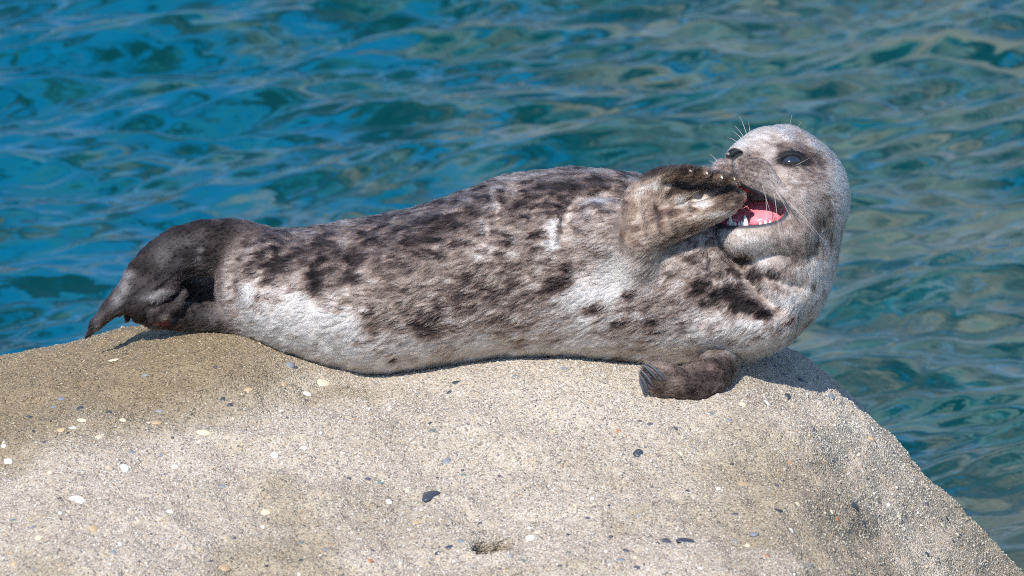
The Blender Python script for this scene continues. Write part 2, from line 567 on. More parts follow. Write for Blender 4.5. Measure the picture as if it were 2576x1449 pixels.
# (u, v, half width, half height seen, stone)
PEBBLES = [
    (1080, 1245, 27, 17, 'black'), (195, 1250, 21, 13, 'white'), (511, 1076, 18, 8, 'cream'), (316, 1161, 13, 12, 'white'), (1123, 1156, 13, 11, 'grey'),
    (1604, 1141, 14, 11, 'black'), (1675, 1349, 18, 10, 'purple'), (1727, 1359, 22, 9, 'black'), (1870, 1015, 12, 14, 'cream'), (1934, 1002, 10, 8, 'white'),
    (2003, 1279, 9, 9, 'cream'), (2146, 1277, 12, 8, 'black'), (2268, 1293, 9, 7, 'cream'), (2378, 1303, 12, 7, 'black'), (2370, 1322, 10, 8, 'cream'),
    (2317, 1222, 14, 10, 'tan'), (1610, 1055, 7, 5, 'black'), (1573, 1395, 8, 5, 'purple'), (1562, 1420, 11, 7, 'grey'), (1603, 1440, 10, 6, 'purple'),
    (667, 1268, 14, 11, 'cream'), (566, 1405, 15, 9, 'tan'), (427, 1292, 10, 7, 'white'), (660, 1300, 6, 5, 'white'), (692, 1128, 12, 8, 'white'),
    (763, 1120, 9, 6, 'white'), (500, 1198, 6, 5, 'black'), (416, 1168, 7, 6, 'purple'), (443, 1150, 10, 5, 'white'), (400, 1014, 11, 5, 'grey'),
    (200, 1024, 12, 6, 'black'), (270, 1028, 11, 5, 'black'), (150, 993, 11, 6, 'grey'), (130, 1008, 10, 6, 'grey'), (68, 1042, 13, 7, 'black'),
    (310, 1048, 9, 6, 'cream'), (363, 940, 11, 4, 'grey'), (285, 898, 14, 4, 'cream'), (560, 988, 8, 8, 'black'), (578, 998, 7, 6, 'black'),
    (725, 922, 15, 12, 'grey'), (740, 930, 9, 8, 'black'), (625, 975, 12, 6, 'tan'), (810, 965, 18, 9, 'cream'), (775, 980, 14, 6, 'white'),
    (390, 1045, 14, 5, 'tan'), (180, 1072, 10, 4, 'white'), (205, 1060, 12, 5, 'cream'), (250, 1090, 12, 6, 'cream'), (170, 1108, 8, 6, 'cream'),
    (15, 1138, 12, 9, 'white'), (5, 1120, 8, 6, 'white'), (155, 1080, 12, 6, 'tan'), (520, 1060, 7, 5, 'green'), (330, 1122, 10, 5, 'grey'),
    (235, 1340, 12, 8, 'tan'), (100, 1360, 10, 7, 'cream'), (80, 1330, 8, 6, 'grey'), (300, 1380, 7, 6, 'white'), (155, 1290, 7, 6, 'white'),
    (1100, 1190, 6, 5, 'black'), (1165, 1185, 7, 4, 'green'), (1290, 1165, 6, 5, 'cream'), (1255, 1190, 6, 5, 'purple'), (880, 1190, 7, 5, 'purple'),
    (925, 1198, 8, 5, 'purple'), (958, 1208, 8, 6, 'green'), (1085, 1100, 10, 5, 'green'), (1150, 965, 12, 5, 'black'), (1420, 930, 11, 4, 'grey'),
    (1300, 950, 12, 5, 'grey'), (1100, 1385, 8, 6, 'black'), (1130, 1370, 11, 6, 'black'), (1160, 1362, 8, 5, 'grey'), (1350, 1330, 9, 7, 'cream'),
    (1335, 1355, 14, 10, 'white'), (1430, 1335, 7, 5, 'black'), (1480, 1290, 6, 5, 'purple'), (1530, 1270, 6, 4, 'black'), (1210, 1300, 6, 5, 'black'),
    (930, 1420, 7, 5, 'rust'), (1045, 1300, 10, 7, 'tan'), (980, 1250, 9, 6, 'white'), (1020, 1230, 8, 6, 'cream'), (820, 1370, 7, 5, 'grey'),
    (1870, 1210, 20, 9, 'tan'), (1975, 1130, 6, 5, 'tan'), (2040, 1085, 8, 6, 'purple'), (2100, 1150, 7, 6, 'black'), (2195, 1105, 12, 9, 'tan'),
    (2190, 1085, 7, 6, 'white'), (2245, 1260, 6, 5, 'white'), (2090, 1290, 7, 5, 'cream'), (2110, 1305, 7, 6, 'rust'), (2180, 1310, 6, 5, 'black'),
    (2220, 1395, 6, 5, 'green'), (2340, 1385, 7, 6, 'black'), (2410, 1350, 7, 5, 'black'), (2450, 1395, 7, 5, 'tan'), (1995, 1330, 9, 6, 'white'),
    (1960, 1290, 14, 6, 'black'), (1850, 1290, 9, 7, 'purple'), (1900, 1345, 12, 7, 'grey'), (1680, 1250, 7, 5, 'grey'), (1760, 1440, 9, 6, 'white'),
    (2030, 1430, 9, 6, 'grey'), (1930, 1410, 7, 5, 'rust'), (2150, 1030, 9, 6, 'grey'), (1985, 985, 10, 8, 'black'), (1830, 1060, 8, 6, 'grey'),
    (1790, 1040, 9, 7, 'grey'), (2010, 960, 8, 6, 'black'), (2090, 1000, 9, 6, 'grey'), (1700, 1075, 7, 5, 'purple'), (1555, 1085, 8, 5, 'rust'),
    (30, 1418, 9, 6, 'tan'), (480, 1330, 7, 5, 'grey'), (560, 1220, 9, 6, 'grey'), (590, 1330, 6, 5, 'purple'), (760, 1345, 7, 5, 'green'),
]
r = np.random.default_rng(77)
have = [(p[0], p[1]) for p in PEBBLES]
kinds = ['black', 'purple', 'grey', 'white', 'cream', 'tan', 'green', 'rust']
while len(PEBBLES) < 180:
    u = r.uniform(-60, 2500); v = r.uniform(890, 1500)
    top = np.interp(u, [c[0] for c in TOUCH], [c[1] for c in TOUCH])
    if v < top + 18 or (350 < u < 1900 and v < top + 30): continue
    if min((u - a) ** 2 + (v - b) ** 2 for a, b in have) < 24 ** 2: continue
    if abs(u - HOLE[0]) < 70 and abs(v - HOLE[1]) < 45: continue
    a = r.uniform(4.5, 8.0)
    k = r.choice(kinds, p=[.24, .15, .27, .03, .11, .11, .06, .03])
    if u < 750 and v < 1090: a *= 1.15
    PEBBLES.append((u, v, a, a * r.uniform(0.55, 0.8), k)); have.append((u, v))


def build_pebbles():
    r = np.random.default_rng(3)
    for i, (u, v, a, bb, k) in enumerate(PEBBLES):
        p, n, _ = rock_hit(u, v)
        o = link('pebble', PEB_MESH[k][i % 4], rock)
        # the stone is as wide as seen; its extent up the slope allows for the slant of the face
        slant = max(0.35, abs(float(n @ -F_)))
        q = Vector(n).to_track_quat('Z', 'Y')
        o.rotation_mode = 'QUATERNION'
        o.rotation_quaternion = q
        # world X in the stone's own frame
        lx = q.inverted() @ Vector((1, 0, 0))
        ang = math.atan2(lx.y, lx.x)
        o.rotation_quaternion = q @ Vector((0, 0, 1)).rotation_difference(Vector((0, 0, 1))) @ __import__('mathutils').Quaternion((0, 0, 1), ang + r.uniform(-0.25, 0.25))
        hgt = min(a, bb) * r.uniform(0.5, 0.7)
        depth = max(0.45 * a, min(1.3 * a, (bb - 0.25 * hgt) / slant))
        o.scale = (a * S, depth * S, hgt * S)
        o.location = Vector(p - n * hgt * S * 0.28)


build_pebbles()


def build_grit():
    """the sand grains that stand out of the rock face: far too many to count"""
    r = np.random.default_rng(8)
    Vis = (RUU > -120) & (RUU < 2720) & (RVV < 1540) & (RYS[:, None] < 0.19)
    du = np.gradient(RP, axis=1); dy = np.gradient(RP, axis=0)
    area = np.linalg.norm(np.cross(du, dy), axis=-1) * Vis
    cdf = np.cumsum(area.ravel()); tot = cdf[-1]
    n = 62000
    pick = np.searchsorted(cdf, r.random(n) * tot)
    pick = np.clip(pick, 0, area.size - 1)
    nu = RUU.shape[1]
    jj, ii = pick // nu, pick % nu
    P = RP[jj, ii] + du[jj, ii] * r.uniform(-.5, .5, n)[:, None] + dy[jj, ii] * r.uniform(-.5, .5, n)[:, None]
    Nn = RN[jj, ii]; dmp = RDAMP[jj, ii]
    size = 0.00065 * np.exp(r.normal(0, 0.40, n)) + 0.0003
    size = np.minimum(size, 0.0030)
    a = unit(np.cross(Nn, unit(r.normal(size=(n, 3)))))
    b = np.cross(Nn, a)
    sx = size * r.uniform(0.9, 1.5, n); sy = size * r.uniform(0.7, 1.0, n); sz = size * r.uniform(0.5, 0.85, n)
    jit = 1 + r.uniform(-0.22, 0.22, (n, 12))
    base = ICO_V[None] * jit[..., None]
    V = (P + Nn * (size * 0.12)[:, None])[:, None, :] + base[..., 0:1] * (a * sx[:, None])[:, None, :] + base[..., 1:2] * (b * sy[:, None])[:, None, :] + base[..., 2:3] * (Nn * sz[:, None])[:, None, :]
    Fc = ICO_F[None] + (np.arange(n) * 12)[:, None, None]
    pal = np.array([(0.51, 0.448, 0.375), (0.59, 0.535, 0.46), (0.40, 0.345, 0.28), (0.64, 0.59, 0.51), (0.74, 0.71, 0.65), (0.56, 0.43, 0.27), (0.20, 0.19, 0.18),
                    (0.075, 0.078, 0.092), (0.30, 0.31, 0.32), (0.44, 0.24, 0.12)])
    c = pal[r.choice(10, n, p=[.29, .25, .16, .11, .035, .06, .045, .015, .03, .005])] * r.uniform(0.8, 1.15, (n, 1))
    c = c * (1 - dmp[:, None] * (1 - np.array([0.56, 0.495, 0.37])))
    c = c * (1 - RSTAIN_SHADE[jj, ii][:, None] * (1 - np.array([0.36, 0.28, 0.18])))
    m, nt, bs = new_mat('mixed_sand_grains')
    at = nt.nodes.new('ShaderNodeAttribute'); at.attribute_name = 'grain'
    nt.links.new(at.outputs['Color'], bs.inputs['Base Color'])
    bs.inputs['Roughness'].default_value = 0.6
    me = mesh_from('gravel', V.reshape(-1, 3), Fc.reshape(-1, 3), m, smooth=False)
    set_color(me, 'grain', np.repeat(c, 12, axis=0))
    o = link('gravel', me, rock)
    o['kind'] = 'stuff'


build_grit()


# ------------------------------------------------------------------ the seal: one continuous body grown from a distance field
def smin(a, b, k):
    h = np.clip(0.5 + 0.5 * (b - a) / k, 0, 1)
    return b + (a - b) * h - k * h * (1 - h)


def smax(a, b, k):
    return -smin(-a, -b, k)


def cap(u, v, w, A, B):
    """tapered capsule between (u, v, w, r) points"""
    ba = (B[0] - A[0], B[1] - A[1], B[2] - A[2])
    l2 = ba[0] ** 2 + ba[1] ** 2 + ba[2] ** 2 + 1e-9
    t = np.clip(((u - A[0]) * ba[0] + (v - A[1]) * ba[1] + (w - A[2]) * ba[2]) / l2, 0, 1)
    d = np.sqrt((u - A[0] - t * ba[0]) ** 2 + (v - A[1] - t * ba[1]) ** 2 + (w - A[2] - t * ba[2]) ** 2)
    return d - (A[3] + t * (B[3] - A[3]))


def catmull(pts, n):
    pts = np.asarray(pts, float)
    if n <= 1 or len(pts) < 3:
        return pts
    k = np.arange(len(pts))
    return hermite(k, pts, np.linspace(0, len(pts) - 1, (len(pts) - 1) * n + 1))


def chain(u, v, w, pts, sub=3):
    q = catmull(pts, sub)
    d = None
    for A, B in zip(q[:-1], q[1:]):
        e = cap(u, v, w, A, B)
        d = e if d is None else np.minimum(d, e)
    return d


def ell(u, v, w, c, r):
    x, y, z = (u - c[0]) / r[0], (v - c[1]) / r[1], (w - c[2]) / r[2]
    k0 = np.sqrt(x * x + y * y + z * z)
    k1 = np.sqrt((x / r[0]) ** 2 + (y / r[1]) ** 2 + (z / r[2]) ** 2) + 1e-9
    return k0 * (k0 - 1) / k1


def tri(u, v, w, a, b, c, rad):
    """rounded triangle: the webs of the flippers"""
    a, b, c = (np.asarray(x, float) for x in (a, b, c))
    p = np.stack(np.broadcast_arrays(u, v, w), -1).astype(np.float32)
    sh = p.shape[:-1]; p = p.reshape(-1, 3).astype(float)
    ba, cb, ac = b - a, c - b, a - c
    pa, pb, pc = p - a, p - b, p - c
    n = np.cross(ba, ac)
    ins = (np.sign((np.cross(ba, n) * pa).sum(1)) + np.sign((np.cross(cb, n) * pb).sum(1)) + np.sign((np.cross(ac, n) * pc).sum(1))) < 2.0

    def e(x, px):
        return ((x * np.clip((px @ x) / (x @ x), 0, 1)[:, None] - px) ** 2).sum(1)
    d2 = np.where(ins, np.minimum(np.minimum(e(ba, pa), e(cb, pb)), e(ac, pc)), (pa @ n) ** 2 / (n @ n))
    return (np.sqrt(d2) - rad).reshape(sh)


# trunk: upper outline, lower outline and half depth along its length
TRUNK = np.array([
    (548, 668, 772, 44), (566, 628, 806, 80), (600, 594, 838, 112), (650, 579, 868, 138), (700, 577, 890, 152), (760, 576, 912, 165), (850, 561, 936, 184), (955, 542, 949, 200),
    (1060, 516, 936, 210), (1160, 484, 916, 214), (1260, 448, 904, 214), (1360, 430, 902, 210), (1480, 425, 906, 204), (1590, 438, 915, 196), (1700, 474, 921, 186),
    (1800, 525, 922, 170), (1880, 575, 906, 150), (1950, 630, 868, 120), (2000, 690, 826, 84), (2030, 735, 790, 40)], float)
_tu = np.arange(548, 2031, 2.0)
TR_T = hermite(TRUNK[:, 0], TRUNK[:, 1], _tu); TR_B = hermite(TRUNK[:, 0], TRUNK[:, 2], _tu); TR_D = hermite(TRUNK[:, 0], TRUNK[:, 3], _tu)

# folds of the skin, as grooves (+) and ridges (-): points, depth, width
FOLDS = [
    ([(1256, 478), (1236, 540), (1214, 592)], -4, 13), ([(1284, 486), (1264, 545), (1244, 600)], 4, 18),
    ([(1766, 585), (1776, 640), (1790, 715)], 9, 9), ([(1800, 580), (1828, 640), (1880, 715), (1945, 775)], 24, 17),
    ([(1880, 668), (1940, 705), (2000, 720)], 10, 16), ([(868, 590), (822, 680), (802, 760)], 8, 20), ([(745, 600), (700, 660), (672, 720)], 7, 18),
    ([(640, 600), (604, 650), (592, 710), (600, 770)], 9, 14), ([(940, 580), (900, 650), (880, 720)], 5, 22), ([(1412, 610), (1418, 545), (1450, 502), (1540, 484)], 12, 12),
    ([(1384, 560), (1388, 620), (1424, 670)], -5, 18), ([(1338, 540), (1350, 610), (1375, 650)], 5, 24), ([(1600, 884), (1720, 888), (1840, 862)], 6, 14),
    ([(1080, 600), (1160, 560), (1230, 500)], 5, 18), ([(1000, 620), (1090, 560), (1180, 520)], -5, 20), ([(1200, 640), (1290, 610), (1330, 640)], -5, 16),
    ([(980, 915), (1000, 903), (1016, 912)], 6, 8), ([(700, 800), (690, 840), (720, 880)], -5, 22), ([(785, 740), (790, 800), (815, 850)], 6, 18),
    ([(1450, 690), (1520, 720), (1600, 700)], 7, 26), ([(1250, 860), (1330, 862), (1420, 850)], 4, 18),
]


def seg2(u, v, pts):
    d = None
    for A, B in zip(pts[:-1], pts[1:]):
        bx, by = B[0] - A[0], B[1] - A[1]
        t = np.clip(((u - A[0]) * bx + (v - A[1]) * by) / (bx * bx + by * by), 0, 1)
        e = (u - A[0] - t * bx) ** 2 + (v - A[1] - t * by) ** 2
        d = e if d is None else np.minimum(d, e)
    return d


def f_torso(u, v, w):
    uc = np.clip(u, _tu[0], _tu[-1])
    T = np.interp(uc, _tu, TR_T); B = np.interp(uc, _tu, TR_B); D = np.interp(uc, _tu, TR_D)
    c, h = (T + B) / 2, (B - T) / 2
    y, z = (v - c) / h, w / D
    k0 = np.sqrt(y * y + z * z)
    k1 = np.sqrt((y / h) ** 2 + (z / D) ** 2) + 1e-6
    d = k0 * (k0 - 1) / k1
    d = np.where(u == uc, d, np.sqrt(np.maximum(d, 0) ** 2 + (u - uc) ** 2))
    # neck bending up into the head
    d = smin(d, chain(u, v, w, [(1835, 752, 10, 150), (1915, 715, 10, 152), (1958, 640, 12, 146), (1972, 560, 16, 142)], 3), 40)
    # shoulder of the raised flipper
    d = smin(d, ell(u, v, w, (1518, 594, 146), (96, 92, 84)), 16)
    # chest roll under the neck
    d = smin(d, ell(u, v, w, (1850, 800, 120), (150, 80, 62)), 40)
    d = smin(d, ell(u, v, w, (1730, 690, 110), (120, 130, 84)), 30)
    for pts, dep, wid in FOLDS:
        us_ = [p[0] for p in pts]; vs_ = [p[1] for p in pts]
        lo = 3 * wid
        sel = (u > min(us_) - lo) & (u < max(us_) + lo) & (v > min(vs_) - lo) & (v < max(vs_) + lo) & (w > 0)
        if not np.any(sel): continue
        d = d + np.where(sel, dep * np.exp(-seg2(u, v, pts) / wid ** 2), 0)
    return d


HC = np.array([1968.0, 497.0, 20.0])
HF = unit(np.array([-0.585, -0.50, 0.635]))
HL = unit(np.array([0.635, 0.0, 0.585]))
HH = np.cross(HF, HL); HH = HH if HH[1] < 0 else -HH
MC = 0.891 * HF - 0.454 * HH         # the way the mouth opens
MN = 0.454 * HF + 0.891 * HH


def hp(a, b, c):
    return HC + a * HF + b * HL + c * HH


def to_head(u, v, w):
    x, y, z = u - HC[0], v - HC[1], w - HC[2]
    return tuple(x * e[0] + y * e[1] + z * e[2] for e in (HF, HL, HH))


EYE_DIR = unit(np.array([106.0, 88.0, 30.0]))
EYES = []


def f_mouth(u, v, w):
    p = hp(100, 0, -84)
    x, y, z = u - p[0], v - p[1], w - p[2]
    m = x * MC[0] + y * MC[1] + z * MC[2]
    l = x * HL[0] + y * HL[1] + z * HL[2]
    n = x * MN[0] + y * MN[1] + z * MN[2]
    # deep towards the lower lip; the roof runs straight down from the middle of the upper lip to the corners
    d = ell(np.where(m < 0, m * 2.9, m), l, n, (2, 0, 0), (142, 112, 57))
    top = (n - 56 * (1 - np.abs(l) / 98.0)) * 0.87
    return smax(d, top, 9)


def f_head0(u, v, w):
    a, b, c = to_head(u, v, w)
    d = ell(a, b, c, (-4, 0, 2), (164, 164, 166))
    d = smin(d, chain(a, b, c, [(60, 0, 50, 112), (128, 0, 28, 72), (184, 0, -4, 43)], 3), 26)
    for s in (1, -1):
        d = smin(d, ell(a, b, c, (156, s * 45, -35), (58, 50, 49)), 6)
        d = smin(d, chain(a, b, c, [(112, s * 66, -44, 46), (62, s * 92, -60, 52), (30, s * 98, -66, 54)], 2), 22)
    d = smin(d, ell(a, b, c, (204, 0, -8), (20, 27, 16)), 10)
    # lower jaw
    d = smin(d, chain(a, b, c, [(0, 0, -92, 112), (56, 0, -146, 70), (92, 0, -176, 43)], 3), 20)
    for s in (1, -1):
        d = smin(d, chain(a, b, c, [(88, s * 24, -170, 40), (60, s * 62, -146, 42), (14, s * 92, -114, 56)], 2), 18)
    return d


def f_head(u, v, w):
    d = f_head0(u, v, w)
    a, b, c = to_head(u, v, w)
    for E in EYES:                                   # lids and socket
        x, y, z = a - E['c'][0], b - E['c'][1], c - E['c'][2]
        r_ = x * E['n'][0] + y * E['n'][1] + z * E['n'][2]
        t_ = x * E['t'][0] + y * E['t'][1] + z * E['t'][2]
        s_ = x * E['s'][0] + y * E['s'][1] + z * E['s'][2]
        lid = np.sqrt(x * x + y * y + z * z) - 36
        d = smin(d, lid, 14)
        slot = ell(t_, s_, r_, (0, 2, 36), (31, 8.6, 28))
        d = smax(d, -slot, 4)
    d = smax(d, -f_mouth(u, v, w), 7)
    for s in (1, -1):
        d = d + 9.0 * np.exp(-(chain(a, b, c, [(196, s * 36, 4, 0), (150, s * 84, -14, 0), (110, s * 108, -44, 0)], 2) / 11.0) ** 2)
    # nostrils and the groove below them
    for s in (1, -1):
        d = smax(d, -chain(a, b, c, [(220, s * 6, -20, 4), (220, s * 14, -8, 7), (210, s * 25, 1, 4)], 1), 4)
    d = smax(d, -chain(a, b, c, [(222, 0, -20, 6), (213, 0, -42, 9.5), (203, 0, -80, 10)], 1), 5)
    return d


# raised fore flipper: palm towards the viewer, finger tips curling over it
DIGITS = [
    [(1606, 604, 200, 48), (1680, 570, 208, 44), (1760, 543, 210, 33), (1818, 520, 202, 27), (1846, 501, 192, 19)],
    [(1610, 560, 194, 34), (1700, 496, 164, 20), (1776, 466, 152, 14), (1812, 456, 196, 13), (1830, 454, 234, 11)],
    [(1600, 545, 194, 34), (1680, 480, 168, 20), (1750, 457, 156, 14), (1784, 449, 200, 13), (1800, 450, 238, 11)],
    [(1592, 535, 194, 34), (1648, 470, 178, 24), (1712, 448, 166, 15), (1746, 440, 204, 13), (1763, 440, 238, 11)],
    [(1580, 540, 192, 32), (1604, 486, 188, 30), (1654, 451, 186, 23), (1698, 437, 206, 16), (1720, 434, 234, 12)],
]


def f_hand(u, v, w):
    d = None
    for g in DIGITS:
        e = chain(u, v, w, g, 2)
        d = e if d is None else smin(d, e, 4)
    for g, h in zip(DIGITS[1:-1], DIGITS[2:]):       # webs
        for i in range(3):
            A, B, C, D_ = (np.array(x[:3], float) for x in (g[i], g[i + 1], h[i], h[i + 1]))
            k = 5 if i else 12
            B2, D2 = (B, D_) if i < 2 else (A + 0.45 * (B - A), C + 0.45 * (D_ - C))
            d = smin(d, tri(u, v, w, A, B2, C, k), 8); d = smin(d, tri(u, v, w, B2, D2, C, k), 8)
    A, B, C, D_ = (np.array(x[:3], float) for x in (DIGITS[0][1], DIGITS[0][2], DIGITS[1][1], DIGITS[1][2]))
    off = np.array([0, 0, -30.0])
    E2 = np.array(DIGITS[1][3][:3], float); E1 = np.array(DIGITS[0][3][:3], float) + off; E0 = np.array(DIGITS[0][4][:3], float) + off
    d = smin(d, tri(u, v, w, D_, E1 + 0 * off, np.array([1812, 474, 156.0]), 8), 5); d = smin(d, tri(u, v, w, B + off, E1, D_, 8), 5)
    d = smin(d, tri(u, v, w, (1834, 468, 172), E1, E0 + np.array([4, -6, 0]), 9), 5); d = smin(d, tri(u, v, w, D_, E1, (1834, 468, 172), 8), 5)
    d = smin(d, tri(u, v, w, A + off, B + off, C + off, 12), 9); d = smin(d, tri(u, v, w, B + off, D_ + off, C + off, 11), 9)
    d = smin(d, tri(u, v, w, A + off, C + off, (1592, 580, 186), 20), 12)
    # palm and forearm
    d = smin(d, ell(u, v, w, (1622, 560, 172), (62, 88, 28)), 14)
    d = smin(d, chain(u, v, w, [(1600, 600, 196, 56), (1596, 650, 168, 62), (1580, 700, 130, 60)], 2), 20)
    return d


HAND2 = [
    [(1806, 906, 96, 50), (1784, 950, 156, 44), (1750, 970, 196, 38), (1700, 966, 222, 36), (1668, 950, 234, 26)],
]
TOES2 = [[(1690, 974, 226, 20), (1652, 980, 240, 12), (1622, 962, 246, 9), (1606, 946, 246, 6)],
         [(1690, 964, 230, 20), (1650, 962, 248, 12), (1624, 945, 252, 9), (1608, 932, 252, 6)],
         [(1694, 952, 232, 20), (1658, 944, 252, 12), (1632, 929, 256, 9), (1612, 918, 256, 6)],
         [(1702, 944, 230, 20), (1672, 930, 250, 13), (1646, 917, 256, 9), (1624, 908, 254, 6)],
         [(1710, 946, 220, 20), (1684, 926, 238, 14), (1660, 911, 246, 10), (1638, 905, 246, 7)]]


def f_hand2(u, v, w):
    d = chain(u, v, w, HAND2[0], 3)
    for t in TOES2:
        d = smin(d, chain(u, v, w, t, 2), 3)
    # web between arm and body
    d = smin(d, ell(u, v, w, (1762, 938, 172), (62, 34, 40)), 14)
    return d


def f_hind(u, v, w):
    wz = w * 1.25
    d = chain(u, v, wz, [(690, 690, 0, 100), (610, 638, 0, 84), (520, 624, 14, 72), (445, 640, 24, 66), (384, 690, 30, 62), (332, 740, 34, 42), (284, 776, 36, 24), (248, 812, 36, 14), (222, 848, 36, 4)], 3)
    # knuckles of the spread foot
    d = smin(d, chain(u, v, wz, [(420, 690, 64, 40), (350, 742, 70, 27), (290, 782, 60, 16), (246, 818, 44, 10)], 2), 12)
    # the other foot folded underneath
    d = smin(d, chain(u, v, wz, [(640, 808, 40, 44), (540, 800, 46, 36), (450, 795, 50, 36), (385, 785, 56, 39), (358, 774, 56, 33)], 3), 10)
    d = smin(d, chain(u, v, wz, [(352, 776, 84, 22), (398, 752, 108, 20), (440, 724, 112, 13), (452, 715, 108, 9)], 2), 6)
    d = smin(d, chain(u, v, wz, [(400, 790, 96, 26), (450, 770, 104, 14), (470, 735, 92, 9)], 2), 7)
    d = smin(d, chain(u, v, wz, [(345, 770, -20, 22), (322, 785, -34, 12), (318, 806, -36, 6)], 2), 8)
    # web behind the gap between the feet
    d = smin(d, tri(u, v, wz, (600, 660, -80), (600, 800, -80), (380, 730, -80), 20), 10)
    return d


EYES_READY = False


def place_eyes():
    for s in (1, -1):
        n = np.array([EYE_DIR[0], s * EYE_DIR[1], EYE_DIR[2]])
        t = np.linspace(60, 220, 900)
        q = HC + (t[:, None] * n) @ np.stack([HF, HL, HH])
        surf = t[np.argmax(f_head0(q[:, 0], q[:, 1], q[:, 2]) > 0)]
        c = n * (surf - 27)
        # the slit runs from the inner corner (towards the nose, low) to the outer corner
        tt = unit(np.array([0.86, -0.30 * s, -0.28]))
        tt = unit(tt - n * (tt @ n))
        EYES.append(dict(n=n, c=c, t=tt, s=unit(np.cross(n, tt))))


place_eyes()

VOX = 4.0
G_LO = np.array([196.0, 296.0, -236.0]); G_HI = np.array([2168.0, 1036.0, 356.0])
gu, gv, gw = (np.arange(G_LO[i], G_HI[i], VOX, dtype=np.float32) for i in range(3))


def box(u0, u1, v0, v1, w0, w1):
    f = lambda g, a, b: slice(int(np.searchsorted(g, a)), int(np.searchsorted(g, b)))
    return f(gu, u0, u1), f(gv, v0, v1), f(gw, w0, w1)


def on(bx):
    return gu[bx[0]][:, None, None], gv[bx[1]][None, :, None], gw[bx[2]][None, None, :]


def field_all(u, v, w):
    """whole animal; used on the grid piece by piece"""
    raise NotImplementedError


FIELD = np.full((len(gu), len(gv), len(gw)), 60.0, np.float32)
bx = box(500, 2140, 380, 985, -236, 240); FIELD[bx] = np.minimum(FIELD[bx], f_torso(*on(bx)))
bx = box(1700, 2168, 296, 760, -200, 356)
hu, hv, hw = on(bx)
hd = f_head(hu, hv, hw)
FIELD[bx] = smin(FIELD[bx], hd, 24.0 - 19.0 * smoothstep(40, 120, hw) * smoothstep(2010, 1930, hu))
FIELD[bx] = smax(FIELD[bx], -f_mouth(*on(bx)), 6)
bx = box(1460, 1910, 400, 800, 40, 356)
uu, vv, ww = on(bx)
kk = 3.0 + 19.0 * smoothstep(545, 640, vv) * smoothstep(1760, 1680, uu)
hn = f_hand(uu, vv, ww)
FIELD[bx] = smin(FIELD[bx], hn, kk)
bx = box(1560, 1920, 860, 1036, 40, 330); FIELD[bx] = smin(FIELD[bx], f_hand2(*on(bx)), 5)
bx = box(196, 800, 500, 900, -170, 170); FIELD[bx] = smin(FIELD[bx], f_hind(*on(bx)), 16)
# soft irregularity of the flesh
low = np.random.default_rng(4)


def surface_nets(f, lo, h):
    ins = f < 0
    nx, ny, nz = f.shape
    c = np.zeros((nx - 1, ny - 1, nz - 1), np.int8)
    for dx in (0, 1):
        for dy in (0, 1):
            for dz in (0, 1):
                c += ins[dx:nx - 1 + dx, dy:ny - 1 + dy, dz:nz - 1 + dz]
    act = (c > 0) & (c < 8)
    cells = np.argwhere(act)
    vid = np.full(act.shape, -1, np.int32); vid[act] = np.arange(len(cells))
    acc = np.zeros((len(cells), 3)); cnt = np.zeros(len(cells))
    corners = [(dx, dy, dz) for dx in (0, 1) for dy in (0, 1) for dz in (0, 1)]
    val = {cn: f[cells[:, 0] + cn[0], cells[:, 1] + cn[1], cells[:, 2] + cn[2]] for cn in corners}
    for a in corners:
        for ax in range(3):
            if a[ax] == 1: continue
            b = list(a); b[ax] = 1; b = tuple(b)
            fa, fb = val[a], val[b]
            x = (fa < 0) != (fb < 0)
            t = np.where(x, fa / np.where(x, fa - fb, 1), 0)
            p = np.tile(np.array(a, float), (len(cells), 1)); p[:, ax] += t
            acc += p * x[:, None]; cnt += x
    V = lo + (cells + acc / cnt[:, None]) * h
    Q = []
    for ax in range(3):
        o1, o2 = [(1, 2), (2, 0), (0, 1)][ax]
        sl0 = [slice(1, -1)] * 3; sl1 = [slice(1, -1)] * 3
        sl0[ax] = slice(0, f.shape[ax] - 1); sl1[ax] = slice(1, f.shape[ax])
        A, B = ins[tuple(sl0)], ins[tuple(sl1)]
        for flag, rev in ((A & ~B, False), (~A & B, True)):
            e = np.argwhere(flag)
            off = np.ones(3, int); off[ax] = 0
            e = e + off
            d1 = np.zeros(3, int); d1[o1] = 1
            d2 = np.zeros(3, int); d2[o2] = 1
            q = [e - d1 - d2, e - d2, e, e - d1]
            ids = np.stack([vid[x[:, 0], x[:, 1], x[:, 2]] for x in q], -1)
            Q.append(ids[:, ::-1] if rev else ids)
    return V, np.concatenate(Q)


SV, SQ = surface_nets(FIELD, G_LO, VOX)
# keep the one connected body
par = np.arange(len(SV))
E = np.concatenate([SQ[:, [0, 1]], SQ[:, [1, 2]], SQ[:, [2, 3]], SQ[:, [3, 0]]])
for _ in range(200):
    ra, rb = par[E[:, 0]], par[E[:, 1]]
    if np.array_equal(ra, rb): break
    lo_, hi_ = np.minimum(ra, rb), np.maximum(ra, rb)
    np.minimum.at(par, hi_, lo_)
    while True:
        nxt = par[par]
        if np.array_equal(nxt, par): break
        par = nxt
lab, cn = np.unique(par, return_counts=True)
keep = par == lab[np.argmax(cn)]
remap = np.cumsum(keep) - 1
SQ = remap[SQ[keep[SQ[:, 0]]]]
SV = SV[keep]
E = np.concatenate([SQ[:, [0, 1]], SQ[:, [1, 2]], SQ[:, [2, 3]], SQ[:, [3, 0]]])


def relax(V, lam, n):
    for _ in range(n):
        s = np.zeros_like(V); c = np.zeros(len(V))
        for a, b in ((0, 1), (1, 0)):
            for ax in range(3):
                s[:, ax] += np.bincount(E[:, a], V[E[:, b], ax], len(V))
            c += np.bincount(E[:, a], minlength=len(V))
        V = V + lam * (s / c[:, None] - V)
    return V


SV = relax(SV, 0.5, 2)


